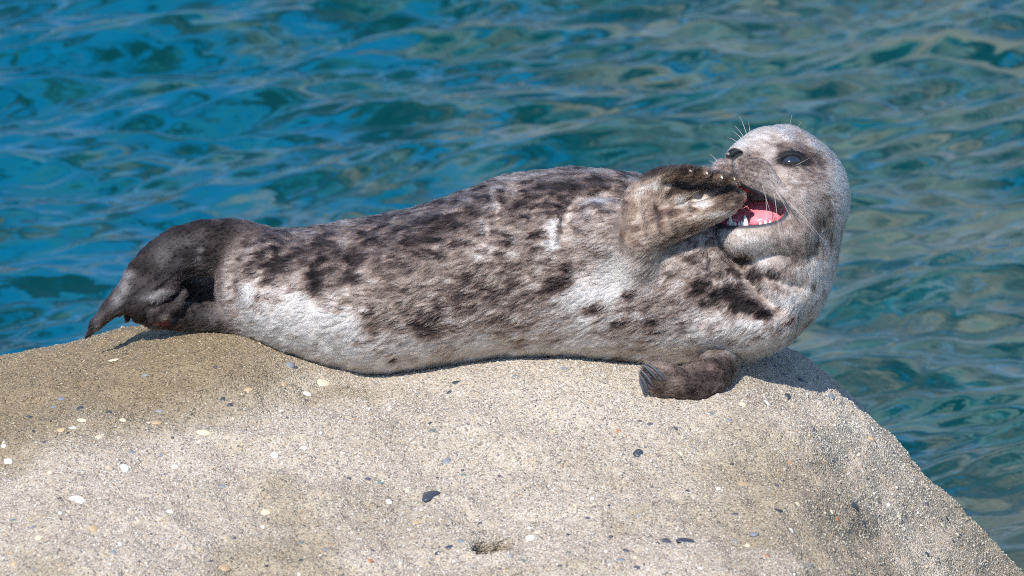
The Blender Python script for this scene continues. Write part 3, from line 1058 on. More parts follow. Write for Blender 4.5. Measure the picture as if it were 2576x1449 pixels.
def quad_normals(V, Q):
    n = np.cross(V[Q[:, 2]] - V[Q[:, 0]], V[Q[:, 3]] - V[Q[:, 1]])
    out = np.zeros_like(V)
    for k in range(4):
        for ax in range(3):
            out[:, ax] += np.bincount(Q[:, k], n[:, ax], len(V))
    return unit(out)


SN = quad_normals(SV, SQ)
# orientation check: normals must leave the body
_g = SV + SN * 5
_ix = np.clip(((_g - G_LO) / VOX).round().astype(int), 0, np.array(FIELD.shape) - 1)
if np.mean(FIELD[_ix[:, 0], _ix[:, 1], _ix[:, 2]] > 0) < 0.5:
    SQ = SQ[:, ::-1]; SN = -SN

gd = {}
gd['torso'] = f_torso(SV[:, 0], SV[:, 1], SV[:, 2])
gd['head'] = smax(f_head0(SV[:, 0], SV[:, 1], SV[:, 2]), -f_mouth(SV[:, 0], SV[:, 1], SV[:, 2]), 6)
gd['hand'] = f_hand(SV[:, 0], SV[:, 1], SV[:, 2])
gd['hand2'] = f_hand2(SV[:, 0], SV[:, 1], SV[:, 2])
gd['hind'] = f_hind(SV[:, 0], SV[:, 1], SV[:, 2])
gk = list(gd)
DD = np.stack([gd[k] for k in gk], -1)
DD = DD - DD.min(1, keepdims=True)
GW = np.exp(-DD / 12.0); GW /= GW.sum(1, keepdims=True)
# let the blend run out softly over the coat
for _ in range(4):
    GW = relax(GW, 0.6, 1) if GW.shape[1] == 3 else np.concatenate([relax(GW[:, :3], 0.6, 1), relax(np.concatenate([GW[:, 3:], GW[:, 3:4]], 1), 0.6, 1)[:, :2]], 1)
WT, WHD, WHN, WH2, WHI = GW.T
# small unevenness, none inside the mouth
MD = f_mouth(SV[:, 0], SV[:, 1], SV[:, 2])
A_, B_, C_ = to_head(SV[:, 0], SV[:, 1], SV[:, 2])
IN_MOUTH = (MD < 4) & (WHD > 0.3)
SV = SV + SN * ((3.2 * fbm(SV / 75.0, 2, 3) + 1.2 * fbm(SV / 26.0, 2, 8)) * (0.25 + 0.75 * WT) * ~IN_MOUTH)[:, None]
hu_ = SV[:, 0] * 0.80 - SV[:, 1] * 0.60; hv_ = SV[:, 0] * 0.60 + SV[:, 1] * 0.80
SV = SV + SN * (4.0 * fbm(np.stack([hu_ / 90.0, hv_ / 15.0, SV[:, 2] / 60.0], -1), 2, 33) * WHI * smoothstep(560, 420, SV[:, 0]))[:, None]
SN = quad_normals(SV, SQ)

# ------------------------------------------------------------------ coat colours
TONE = np.array([
    (700, 600, .25), (800, 600, .3), (900, 590, .35), (1000, 560, .3), (1100, 530, .25), (1200, 490, .3), (1300, 460, .42), (1400, 450, .38), (1500, 450, .4), (1590, 470, .3),
    (640, 680, .3), (720, 650, .2), (820, 660, .22), (900, 650, .3), (1000, 600, .22), (1100, 580, .2), (1200, 560, .32), (1340, 500, .28), (1420, 500, .32), (1480, 540, .5), (1550, 540, .5),
    (600, 700, .5), (700, 680, .28), (800, 700, .2), (900, 680, .34), (1000, 660, .36), (1100, 640, .42), (1200, 640, .48), (1280, 610, .42), (1350, 590, .52), (1400, 600, .68), (1430, 650, .46), (1500, 650, .55), (1560, 680, .85),
    (580, 760, .6), (640, 730, .74), (700, 750, .72), (760, 760, .9), (815, 740, .42), (860, 770, .74), (930, 740, .56), (1000, 740, .42), (1080, 730, .42), (1150, 730, .42), (1250, 740, .38), (1330, 760, .42), (1400, 710, .32),
    (1470, 740, .8), (1540, 700, .95), (1600, 720, .6), (1680, 700, .58), (1750, 700, .5), (1820, 720, .5), (600, 810, .6), (650, 800, .85), (720, 800, .88), (760, 790, .97), (830, 800, .85), (880, 810, .85), (950, 810, .5), (1080, 800, .36),
    (1150, 800, .48), (1250, 800, .48), (1350, 800, .55), (1420, 780, .72), (1500, 790, .62), (1600, 800, .52), (1640, 780, .5), (1700, 780, .56), (1800, 780, .58), (1900, 770, .62), (2000, 740, .66),
    (650, 850, .85), (750, 870, .85), (850, 870, .85), (950, 880, .78), (1050, 880, .76), (1200, 870, .78), (1350, 870, .74), (1500, 870, .74), (1600, 870, .64), (1700, 880, .76), (1800, 870, .76), (1900, 850, .7),
    (1000, 940, .76), (1300, 905, .74), (1600, 912, .72), (1800, 640, .42), (1860, 680, .44), (1950, 690, .5), (2000, 640, .58), (2050, 680, .74), (2080, 620, .66), (2000, 600, .52),
    (1900, 350, .85), (1970, 345, .85), (2050, 370, .8), (2110, 450, .9), (2125, 520, .85), (2100, 400, .78), (1955, 372, .62), (1988, 375, .45), (2040, 410, .52), (2050, 455, .6), (1930, 400, .74), (1900, 370, .75), (1870, 425, .5), (1884, 413, .4), (1896, 424, .52),
    (1900, 450, .66), (1930, 480, .68), (1820, 420, .66), (1810, 450, .68), (1850, 365, .9), (1950, 450, .66), (1870, 450, .6), (1960, 470, .66), (2020, 500, .72), (2060, 520, .6), (2040, 570, .56), (2000, 560, .6), (1950, 610, .66), (1880, 610, .82), (1845, 600, .82), (1910, 625, .8), (1820, 590, .72), (1900, 640, .72)], float)
SPOTS = [(1962, 378, 18, 20, .35), (2000, 396, 54, 24, .30), (2032, 390, 24, 12, .25), (2038, 414, 34, 9, .3), (1815, 424, 16, 12, .2), (2044, 566, 9, 34, .22), (2074, 540, 9, 30, .25), (2052, 498, 24, 6, .22), (2010, 470, 26, 5, .2), (2085, 600, 9, 26, .3),
         (700, 672, 30, 20, .8), (722, 655, 22, 16, .7), (690, 705, 18, 14, .6), (830, 632, 46, 24, .6), (810, 690, 17, 50, .75), (905, 648, 30, 18, .6), (985, 700, 16, 10, .5), (1085, 640, 40, 14, .6), (1170, 610, 20, 10, .6), (1060, 600, 30, 12, .55),
         (940, 610, 34, 14, .6), (1020, 580, 36, 12, .6), (1110, 552, 44, 13, .65), (1200, 530, 26, 12, .6), (1240, 500, 18, 10, .6), (1085, 830, 30, 20, .6), (1060, 815, 18, 12, .5), (1410, 710, 34, 17, .65), (1380, 725, 18, 10, .5), (1490, 774, 30, 13, .65),
         (1580, 742, 20, 14, .85), (1635, 808, 20, 13, .7), (1622, 780, 15, 11, .75), (1560, 815, 24, 9, .6), (1640, 835, 18, 8, .5), (1755, 718, 22, 18, .9), (1735, 655, 18, 14, .6), (1820, 735, 42, 20, .95), (1868, 765, 40, 20, .95), (1912, 788, 26, 16, .9),
         (1890, 690, 24, 13, .85), (1935, 690, 20, 12, .8), (1862, 655, 24, 14, .8), (1780, 758, 26, 10, .6), (1690, 690, 20, 14, .4), (1000, 903, 10, 5, .9), (1280, 604, 12, 18, .55), (1560, 600, 8, 20, .4), (1330, 515, 40, 12, .5), (1420, 476, 60, 14, .5),
         (1390, 470, 40, 12, .4), (1520, 460, 40, 12, .4), (1360, 590, 20, 12, .4), (1240, 735, 40, 16, .35), (880, 705, 16, 10, .5), (1330, 857, 40, 8, .35), (770, 640, 14, 26, .5), (1160, 745, 30, 10, .3), (1700, 868, 20, 7, .4), (1800, 880, 22, 6, .4),
         (1835, 850, 14, 8, .4), (1905, 845, 12, 6, .4), (1420, 668, 14, 10, .4), (960, 880, 20, 7, .3), (655, 745, 10, 14, .5), (1080, 790, 20, 8, .3), (930, 790, 16, 8, .3), (2060, 555, 10, 12, .4), (2075, 590, 12, 10, .4), (2050, 610, 14, 8, .4)]
PALES = [(1392, 590, 9, 40, .45), (1252, 522, 5, 36, .5), (1228, 580, 6, 24, .5), (760, 775, 34, 26, .35), (640, 735, 16, 22, .3), (880, 820, 16, 30, .25), (1540, 690, 30, 40, .5), (1470, 750, 40, 24, .4), (690, 640, 8, 12, .3), (1490, 506, 50, 6, .3), (1436, 535, 8, 20, .2),
         (1300, 640, 20, 8, .4), (1225, 650, 26, 8, .3), (1980, 760, 40, 20, .25), (1780, 800, 40, 10, .3), (1880, 812, 40, 9, .3), (720, 640, 5, 5, .4), (640, 632, 6, 14, .35), (1600, 785, 30, 8, .3), (1430, 545, 14, 14, .25)]


def idw(u, v, pts, power=3.2):
    num = np.zeros(len(u), np.float32); den = np.zeros(len(u), np.float32)
    for a, b, t in pts:
        wgt = 1.0 / (((u - a) ** 2 + (v - b) ** 2 + 180.0) ** (power / 2))
        num += wgt * t; den += wgt
    return num / den


def ramp(t, stops):
    t = np.clip(t, 0, 1)
    xs = [s[0] for s in stops]
    return np.stack([np.interp(t, xs, [s[1][k] for s in stops]) for k in range(3)], -1)


COAT = [(0.0, (0.017, 0.012, 0.012)), (0.2, (0.052, 0.038, 0.036)), (0.4, (0.152, 0.111, 0.093)), (0.6, (0.330, 0.252, 0.212)), (0.8, (0.585, 0.485, 0.425)), (1.0, (0.84, 0.755, 0.69))]


def coat_colour(P, N, gw, fine=True):
    """albedo of the coat at points P (sculpting units)"""
    u, v, w = P.T
    wt, whd, whn, wh2, whi = gw.T
    md = f_mouth(u, v, w)
    front = smoothstep(-0.55, 0.0, N[:, 2] + 0.25 * (v - 720) / 200 * (N[:, 2] > -0.6))
    front = smoothstep(-0.35, 0.05, N[:, 2])
    # far side: ordinary harbour seal spots
    back = 0.48 + 0.30 * fbm(P / 85.0, 3, 41)
    tone = idw(u, v, TONE) * front + back * (1 - front)
    for a, b, ru, rv, s in SPOTS:
        wob = 1.0
        g = np.exp(-(((u - a) / ru) ** 2 + ((v - b) / rv) ** 2) ** 2.4) * front
        tone = tone * (1 - s * 0.92 * g)
    for a, b, ru, rv, s in PALES:
        tone = tone + s * np.exp(-(((u - a) / ru) ** 2 + ((v - b) / rv) ** 2)) * front
    q = P * np.array([1 / 26.0, 1 / 16.0, 1 / 26.0])
    blot = fbm(q, 3, 52)
    tone = tone + (0.11 * blot) * (wt + 0.35 * whd) + 0.13 * fbm(P / np.array([17.0, 7.0, 9.0]), 2, 57) * (wt + 0.9 * whd)
    tone = tone - 0.13 * smoothstep(0.45, 0.65, fbm(P / np.array([40.0, 24.0, 40.0]), 3, 63)) * wt - 0.20 * smoothstep(0.42, 0.52, fbm(P / np.array([20.0, 13.0, 20.0]), 2, 67)) * wt * smoothstep(0.9, 0.6, tone) + 0.14 * smoothstep(0.40, 0.55, fbm(P / np.array([24.0, 10.0, 18.0]), 2, 69)) * wt
    tone = (tone - 0.5) * 1.24 + 0.575
    tone = tone - 0.07 * whd
    col = ramp(tone, COAT)
    # hind feet: dark brown, with sheen and highlights painted on as pale patches
    hb = ramp(0.5 + 0.5 * fbm(P / 40.0, 3, 71), [(0, (0.012, 0.007, 0.007)), (0.6, (0.028, 0.018, 0.017)), (1, (0.085, 0.065, 0.064))])
    for a, b, ru, rv, s in [(325, 690, 20, 12, .5), (318, 722, 16, 18, .5), (300, 752, 14, 16, .5), (420, 645, 26, 30, .18), (470, 610, 40, 16, .12), (510, 630, 8, 6, .35), (505, 650, 6, 6, .3), (430, 800, 14, 8, .3), (520, 705, 40, 9, .25), (400, 745, 34, 6, .35), (480, 760, 30, 14, .12), (425, 734, 34, 7, .45), (405, 752, 30, 5, .3), (505, 700, 44, 8, .3), (560, 720, 24, 30, .25), (545, 790, 30, 20, .12), (250, 806, 10, 30, .2)]:
        g = s * np.exp(-(((u - a) / ru) ** 2 + ((v - b) / rv) ** 2))
        hb = hb * (1 - g[:, None]) + np.array([0.52, 0.46, 0.44]) * g[:, None]
    g = 0.5 * np.exp(-(((u - 421) / 11) ** 2 + ((v - 812) / 6) ** 2)) * (w > 20)
    hb = hb * (1 - g[:, None]) + np.array([0.45, 0.08, 0.09]) * g[:, None]
    k = (whi * smoothstep(690, 570, u))[:, None]
    col = col * (1 - k) + hb * k
    # raised flipper: tan palm with dark webs and a pale heel
    tn = 0.40 + 0.26 * fbm(P / np.array([26.0, 26.0, 26.0]), 3, 81)
    for a, b, ru, rv, s in [(1640, 600, 60, 40, .12), (1702, 514, 22, 15, .6), (1752, 516, 26, 15, .6), (1606, 494, 30, 22, .36), (1642, 474, 32, 11, .26), (1590, 668, 44, 18, .3), (1558, 650, 22, 14, .4), (1760, 548, 60, 12, .15), (1552, 545, 6, 40, .3)]:
        tn = tn + s * np.exp(-(((u - a) / ru) ** 2 + ((v - b) / rv) ** 2) ** 1.5)
    al, ac = 0.93 * u - 0.36 * v, 0.36 * u + 0.93 * v
    tn = tn + 0.20 * fbm(np.stack([al / 40.0, ac / 5.0, w / 20.0], -1), 2, 87)
    # creases and webs between the fingers, with the palm hollow's shade painted in
    for (ua, va), (ub, vb), wd, s in [((1640, 520), (1652, 590), 4.5, .5), ((1612, 540), (1618, 600), 4, .3), ((1672, 540), (1686, 590), 4, .3), ((1668, 500), (1700, 470), 6, .5), ((1724, 498), (1728, 536), 5, .5), ((1700, 478), (1830, 484), 14, .5),
                                      ((1546, 540), (1556, 640), 9, .5), ((1560, 640), (1690, 626), 16, .38), ((1690, 600), (1668, 632), 12, .4), ((1600, 440), (1720, 428), 16, .55), ((1810, 505), (1865, 495), 22, .3), ((1720, 432), (1830, 448), 9, .3)]:
        tn = tn - s * np.exp(-seg2(u, v, [(ua, va), (ub, vb)]) / wd ** 2)
    hc = ramp(1.12 * tn + 0.0, [(0, (0.050, 0.034, 0.027)), (0.35, (0.20, 0.134, 0.098)), (0.65, (0.45, 0.325, 0.245)), (1, (0.84, 0.745, 0.66))])
    k = (whn * smoothstep(690, 600, v))[:, None]
    col = col * (1 - k) + hc * k
    # the coat round the armpit is warm tan and runs up into the flipper
    k = (0.62 * np.exp(-((u - 1615) / 85) ** 2 - ((v - 655) / 46) ** 2) * (w > 90) * (1 - whd))[:, None]
    arm = ramp(0.5 + 0.5 * fbm(P / np.array([20.0, 9.0, 14.0]), 2, 97), [(0, (0.20, 0.140, 0.105)), (0.5, (0.40, 0.30, 0.235)), (1, (0.66, 0.55, 0.46))])
    col = col * (1 - k) + arm * k
    # lower flipper: plain brown
    lc = ramp(0.45 + 0.4 * fbm(P / 26.0, 3, 91), [(0, (0.036, 0.024, 0.021)), (0.5, (0.088, 0.062, 0.052)), (1, (0.20, 0.15, 0.125))])
    g = (0.75 * np.exp(-((u - 1650) / 36) ** 2 - ((v - 918) / 16) ** 2) + 0.35 * np.exp(-((u - 1690) / 30) ** 2 - ((v - 950) / 26) ** 2))[:, None]
    al = 0.75 * u + 0.66 * v; ac = -0.66 * u + 0.75 * v
    lc = lc * np.exp(0.5 * fbm(np.stack([al / 40.0, ac / 7.0, w / 20.0], -1), 2, 93))[:, None]
    lc = lc * (1 - g) + np.array([0.42, 0.315, 0.255]) * g
    k = wh2[:, None]
    col = col * (1 - k) + lc * k
    # face: dark lids, nose, whisker rows, stained chin, lips
    a, b, c = to_head(u, v, w)
    for E_ in EYES:
        x = np.stack([a, b, c], -1) - E_['c']
        t_, s_, n_ = x @ E_['t'], x @ E_['s'], x @ E_['n']
        rr = np.sqrt((t_ / 44.0) ** 2 + (s_ / 23.0) ** 2)
        g = (smoothstep(1.25, 0.80, rr) * (n_ > 0) * whd)[:, None]
        col = col * (1 - g) + np.array([0.016, 0.015, 0.018]) * g
    sn = np.sqrt(((a - 214) / 30) ** 2 + (b / 28) ** 2 + ((c + 6) / 15) ** 2)
    g = (smoothstep(1.15, 0.9, sn) * whd)[:, None]
    col = col * (1 - g) + np.array([0.020, 0.022, 0.028]) * g
    g = np.zeros(len(u))
    for i in range(6):                     # rows of whisker roots
        for j in range(7):
            for s in (1, -1):
                qa, qb, qc = 196 - 9.5 * j - 1.5 * i, s * (24 + 8.6 * j + 2 * (i % 2)), -10 - 10.5 * i - 1.0 * j
                dd = (b - qb) ** 2 + (c - qc) ** 2
                g = np.maximum(g, np.exp(-dd / 9.0))
    g = (0.9 * g * whd * (a > 110))[:, None]
    col = col * (1 - g) + np.array([0.05, 0.04, 0.04]) * g
    g = (0.9 * np.exp(-((b / 4.6) ** 2)) * (a > 165) * (c < -16) * (c > -84) * whd)[:, None]
    col = col * (1 - g) + np.array([0.07, 0.055, 0.055]) * g
    g = (0.5 * np.exp(-((a - 112) / 34) ** 2 - (b / 50) ** 2 - ((c + 160) / 20) ** 2) * whd)[:, None]
    col = col * (1 - g) + np.array([0.46, 0.33, 0.18]) * g
    g = (smoothstep(16, 10, md) * (c < -60) * (whd > 0.3) * (whn < 0.25))[:, None]
    col = col * (1 - g) + np.array([0.10, 0.095, 0.11]) * g
    g = (smoothstep(9, 4, md) * (c >= -60) * (whd > 0.3) * (whn < 0.25))[:, None]
    col = col * (1 - g) + np.array([0.09, 0.06, 0.06]) * g
    # ear opening
    pe = SURF_EAR
    g = np.exp(-(((P - pe) ** 2).sum(1)) / 45.0)[:, None]
    col = col * (1 - g) + np.array([0.03, 0.022, 0.022]) * g
    return np.clip(col, 0.01, 0.9)


SURF_W_CACHE = {}


def surf(u, v, wmax=None):
    """front surface of the seal along the sight line through (u, v)"""
    i = (u - G_LO[0]) / VOX; j = (v - G_LO[1]) / VOX
    col = FIELD[int(round(i)), int(round(j))]
    k = len(col) - 1 if wmax is None else int((wmax - G_LO[2]) / VOX)
    while k > 0 and col[k] > 0: k -= 1
    t = col[k] / (col[k] - col[k + 1])
    p = np.array([u, v, G_LO[2] + (k + t) * VOX])
    ix = np.clip(((p - G_LO) / VOX).round().astype(int), 1, np.array(FIELD.shape) - 2)
    n = np.array([FIELD[ix[0] + 1, ix[1], ix[2]] - FIELD[ix[0] - 1, ix[1], ix[2]], FIELD[ix[0], ix[1] + 1, ix[2]] - FIELD[ix[0], ix[1] - 1, ix[2]], FIELD[ix[0], ix[1], ix[2] + 1] - FIELD[ix[0], ix[1], ix[2] - 1]])
    return p, unit(n)


SURF_EAR = surf(2087, 398)[0]

VC = coat_colour(SV, SN, GW)
# skin under the hair; gums and palate inside the mouth
HAND_NEAR = np.abs(gd['hand']) < 7
mo = (smoothstep(2.5, -0.5, MD) * (WHD > 0.3) * ~HAND_NEAR * (C_ < 10))[:, None]
pink = ramp(0.5 + 0.5 * fbm(SV / 30.0, 3, 13), [(0, (0.66, 0.10, 0.12)), (1, (0.80, 0.24, 0.27))])
deep = smoothstep(40, 110, A_)[:, None]
pink = pink * (0.85 + 0.15 * deep)
VC_SKIN = VC * 0.62 * (1 - mo) + pink * mo
BARE = np.clip(mo[:, 0], 0, 1)

ROOT_P = np.array([1180.0, 905.0, 40.0])
seal = bpy.data.objects.new('seal', None)
COL.objects.link(seal)
BASE = to_world(ROOT_P)
seal.location = Vector(BASE)
seal.empty_display_size = 0.1
tag(seal, 'grey spotted seal lying on the rock, mouth open, one flipper raised to its face', 'seal')


def loc(p):
    return to_world(p) - BASE


def seal_part(name, P, Fc, mat, smooth=True, parent=None):
    return link(name, mesh_from(name, loc(P), Fc, mat, smooth), parent or seal)


m, nt, bs = new_mat('seal_skin')
at = nt.nodes.new('ShaderNodeAttribute'); at.attribute_name = 'coat'
nt.links.new(at.outputs['Color'], bs.inputs['Base Color'])
at2 = nt.nodes.new('ShaderNodeAttribute'); at2.attribute_name = 'bare'
mr = nt.nodes.new('ShaderNodeMapRange'); mr.inputs[3].default_value = 0.75; mr.inputs[4].default_value = 0.28
nt.links.new(at2.outputs['Fac'], mr.inputs[0]); nt.links.new(mr.outputs[0], bs.inputs['Roughness'])
mr2 = nt.nodes.new('ShaderNodeMapRange'); mr2.inputs[3].default_value = 0.0; mr2.inputs[4].default_value = 0.35
nt.links.new(at2.outputs['Fac'], mr2.inputs[0]); nt.links.new(mr2.outputs[0], bs.inputs['Subsurface Weight'])
bs.inputs['Specular IOR Level'].default_value = 0.3
bs.inputs['Subsurface Radius'].default_value = (0.006, 0.002, 0.0015)
bs.inputs['Subsurface Scale'].default_value = 1.0
nz = nt.nodes.new('ShaderNodeTexNoise'); nz.inputs['Scale'].default_value = 420; nz.inputs['Detail'].default_value = 3
tcn = nt.nodes.new('ShaderNodeTexCoord'); nt.links.new(tcn.outputs['Object'], nz.inputs['Vector'])
bpn = nt.nodes.new('ShaderNodeBump'); bpn.inputs['Strength'].default_value = 0.35; bpn.inputs['Distance'].default_value = 0.001
nt.links.new(nz.outputs['Fac'], bpn.inputs['Height']); nt.links.new(bpn.outputs[0], bs.inputs['Normal'])
SKIN = m
SQ_out = SQ[:, ::-1]          # the sculpting frame is left-handed in the place
me = mesh_from('body', loc(SV), SQ_out, SKIN)
set_color(me, 'coat', VC_SKIN)
at = me.attributes.new('bare', 'FLOAT', 'POINT'); at.data.foreach_set('value', BARE.astype(np.float32))
body = link('body', me, seal)


# ------------------------------------------------------------------ fur
def build_fur():
    r = np.random.default_rng(17)
    n = 480000
    T = np.concatenate([SQ[:, [0, 1, 2]], SQ[:, [0, 2, 3]]])
    a = SV[T[:, 0]]; e1 = SV[T[:, 1]] - a; e2 = SV[T[:, 2]] - a
    ar = 0.5 * np.linalg.norm(np.cross(e1, e2), axis=1)
    gT = GW[T].mean(1); nT = SN[T].mean(1)
    dens = ar * (1 + 1.0 * gT[:, 1] + 0.5 * gT[:, 2] + 0.4 * gT[:, 3])
    dens = dens * np.where(nT[:, 2] < -0.35, 0.45, 1.0)
    dens = dens * (BARE[T].max(1) < 0.3) * ((MD[T].min(1) > np.where(C_[T].mean(1) < -60, 12, 5)) | (gT[:, 1] < 0.3) | (np.abs(gd['hand'][T]).max(1) < 9))
    cs = np.cumsum(dens)
    k = np.searchsorted(cs, r.random(n) * cs[-1]); k = np.clip(k, 0, len(T) - 1)
    s, t = r.random(n), r.random(n)
    fl = s + t > 1; s[fl] = 1 - s[fl]; t[fl] = 1 - t[fl]
    tri_ = T[k]
    w0 = 1 - s - t
    P = SV[tri_[:, 0]] * w0[:, None] + SV[tri_[:, 1]] * s[:, None] + SV[tri_[:, 2]] * t[:, None]
    N = unit(SN[tri_[:, 0]] * w0[:, None] + SN[tri_[:, 1]] * s[:, None] + SN[tri_[:, 2]] * t[:, None])
    G = GW[tri_[:, 0]] * w0[:, None] + GW[tri_[:, 1]] * s[:, None] + GW[tri_[:, 2]] * t[:, None]
    col = coat_colour(P, N, G)
    # leave the eyes and the nose bare
    A, B, C = to_head(P[:, 0], P[:, 1], P[:, 2])
    ok = np.ones(n, bool)
    for E_ in EYES:
        x = np.stack([A, B, C], -1) - E_['c']
        ok &= ~((((x @ E_['t']) / 36) ** 2 + ((x @ E_['s']) / 18) ** 2 < 1) & ((x @ E_['n']) > 0) & (G[:, 1] > .3))
    ok &= ~(((A - 214) / 30) ** 2 + (B / 28) ** 2 + ((C + 6) / 15) ** 2 < 1.0)
    P, N, G, col, A, B, C = (q[ok] for q in (P, N, G, col, A, B, C))
    n = len(P)
    # lie of the coat
    u, v, w = P.T
    f_t = np.stack([np.full(n, -1.0), 0.34 + 0.25 * smoothstep(1500, 1900, u) + 0 * u, -0.1 + 0 * u], -1)
    nk = smoothstep(1780, 1980, u) * smoothstep(860, 640, v)
    f_t = f_t * (1 - nk[:, None]) + np.array([-0.30, 1.0, -0.25]) * nk[:, None]
    f_h = unit(P - hp(225, 0, 10))
    f_h = f_h + 0.25 * np.array([0, 1.0, 0]) * smoothstep(-20, -120, C)[:, None]
    f_n = unit(np.stack([u - 1560, (v - 640) * 0.8, np.full(n, 60.0)], -1))
    ch = smoothstep(600, 660, v)[:, None]
    f_n = f_n * (1 - ch) + np.array([-0.6, 0.7, 0.2]) * ch
    f_2 = unit(np.stack([1620 - u - 30, (925 - v) * 0.5, np.full(n, 30.0)], -1)) + np.array([-0.3, 0, 0])
    f_i = unit(np.stack([-np.ones(n), 0.25 + 0.9 * smoothstep(520, 330, u), np.zeros(n)], -1))
    flow = G[:, 0:1] * f_t + G[:, 1:2] * f_h + G[:, 2:3] * f_n + G[:, 3:4] * f_2 + G[:, 4:5] * f_i
    # tufts: neighbouring hairs lean together
    j1 = np.stack([fbm(P / 17.0, 2, 101), fbm(P / 17.0, 2, 111), fbm(P / 17.0, 2, 121)], -1)
    j2 = np.stack([fbm(P / 60.0, 2, 131), fbm(P / 60.0, 2, 141), fbm(P / 60.0, 2, 151)], -1)
    flow = unit(flow) + 0.26 * j1 + 0.30 * j2 + r.normal(0, 0.10, (n, 3))
    tn = unit(flow - N * (flow * N).sum(1, keepdims=True))
    from mathutils.kdtree import KDTree
    ng = 27000
    gi = r.choice(n, ng, replace=False)
    kd = KDTree(ng)
    for q, i in enumerate(gi): kd.insert(P[i], q)
    kd.balance()
    own = np.fromiter((kd.find(x)[1] for x in P), np.int64, n)
    gP = P[gi][own]; gT = tn[gi][own]
    tn = unit(0.45 * tn + 0.55 * gT); tn = unit(tn - N * (tn * N).sum(1, keepdims=True))
    gsh = r.normal(0, 1, ng)[own]
    length = G @ np.array([16.5, 11.0, 11.5, 10.5, 9.5])
    muz = np.exp(-((A - 175) / 60) ** 2) * G[:, 1]
    length = length * (1 - 0.6 * muz)
    length = length * (1 + 0.25 * smoothstep(0.0, 0.6, N[:, 1]) * G[:, 0]) * r.uniform(0.7, 1.25, n)
    lift = np.radians(10 + 9 * r.random(n) + 9 * vnoise(P / 12.0, 161))
    lift = lift + np.radians(14) * muz
    pts = np.empty((n, 4, 3))
    cur = P - N * 0.8
    pts[:, 0] = cur
    for i in range(3):
        an = lift * (1.25 - 0.42 * i)
        cur = cur + (tn * np.cos(an)[:, None] + N * np.sin(an)[:, None]) * (length / 3)[:, None]
        pts[:, i + 1] = cur
    # tips gather towards the leading hair of the tuft
    pull = gP - P
    pull = pull - N * (pull * N).sum(1, keepdims=True)
    for i, f in ((1, 0.14), (2, 0.42), (3, 0.74)):
        pts[:, i] += pull * f
    rad = 0.58 * G @ np.array([1.05, 0.85, 0.8, 0.8, 0.8]) * r.uniform(0.8, 1.2, n)
    radius = np.stack([rad, rad * 0.95, rad * 0.7, rad * 0.22], 1) * S
    # each hair its own shade, tufts share some of it
    tuft = fbm(P / np.array([15.0, 8.0, 9.0]), 2, 171)
    shade = np.exp(r.normal(0, 0.12, n) + 0.16 * tuft + 0.27 * gsh)
    col = np.clip(col * shade[:, None], 0.012, 0.92)
    cv = bpy.data.hair_curves.new('fur')
    cv.add_curves([4] * n)
    cv.points.foreach_set('position', loc(pts.reshape(-1, 3)).astype(np.float32).ravel())
    ra = cv.attributes.get('radius') or cv.attributes.new('radius', 'FLOAT', 'POINT')
    ra.data.foreach_set('value', radius.astype(np.float32).ravel())
    ca = cv.attributes.new('coat', 'FLOAT_COLOR', 'CURVE')
    c4 = np.ones((n, 4), np.float32); c4[:, :3] = col
    ca.data.foreach_set('color', c4.ravel())
    m, nt, bs = new_mat('seal_fur')
    at = nt.nodes.new('ShaderNodeAttribute'); at.attribute_name = 'coat'
    out = nt.nodes['Material Output']
    if FUR_HAIR:
        hb = nt.nodes.new('ShaderNodeBsdfHairPrincipled')
        hb.parametrization = 'COLOR'
        hb.inputs['Roughness'].default_value = 0.5
        hb.inputs['Radial Roughness'].default_value = 0.55
        hb.inputs['IOR'].default_value = 1.2
        nt.links.new(at.outputs['Color'], hb.inputs['Color'])
        nt.links.new(hb.outputs[0], out.inputs['Surface'])
    else:
        nt.links.new(at.outputs['Color'], bs.inputs['Base Color'])
        bs.inputs['Roughness'].default_value = 0.5
    cv.materials.append(m)
    o = bpy.data.objects.new('fur', cv)
    COL.objects.link(o)
    o.parent = body


FUR_HAIR = True
build_fur()


# ------------------------------------------------------------------ eyes, tongue, teeth, claws, whiskers
def uv_ball(nu=24, nv=14):
    th = np.linspace(0, math.pi, nv + 1); ph = np.linspace(0, 2 * math.pi, nu, endpoint=False)
    V = np.stack([np.outer(np.sin(th), np.cos(ph)), np.outer(np.sin(th), np.sin(ph)), np.outer(np.cos(th), np.ones(nu))], -1).reshape(-1, 3)
    i = np.arange(nv * nu).reshape(nv, nu)
    nx_ = np.roll(i, -1, 1)
    return V, np.stack([i, i + nu, nx_ + nu, nx_], -1).reshape(-1, 4)


BALL_V, BALL_F = uv_ball()
m, nt, bs = new_mat('seal_eye')
tc = nt.nodes.new('ShaderNodeTexCoord')
nzz = nt.nodes.new('ShaderNodeTexNoise'); nzz.inputs['Scale'].default_value = 120
rp = nt.nodes.new('ShaderNodeValToRGB')
rp.color_ramp.elements[0].color = (0.010, 0.013, 0.020, 1); rp.color_ramp.elements[1].color = (0.035, 0.045, 0.065, 1)
nt.links.new(tc.outputs['Object'], nzz.inputs['Vector']); nt.links.new(nzz.outputs['Fac'], rp.inputs[0]); nt.links.new(rp.outputs[0], bs.inputs['Base Color'])
bs.inputs['Roughness'].default_value = 0.12
bs.inputs['Coat Weight'].default_value = 1.0; bs.inputs['Coat Roughness'].default_value = 0.03
EYE_M = m
for E_ in EYES:
    c = hp(*(E_['c'] + E_['n'] * 1.0))
    seal_part('eye', c + BALL_V * 31.0, BALL_F, EYE_M)

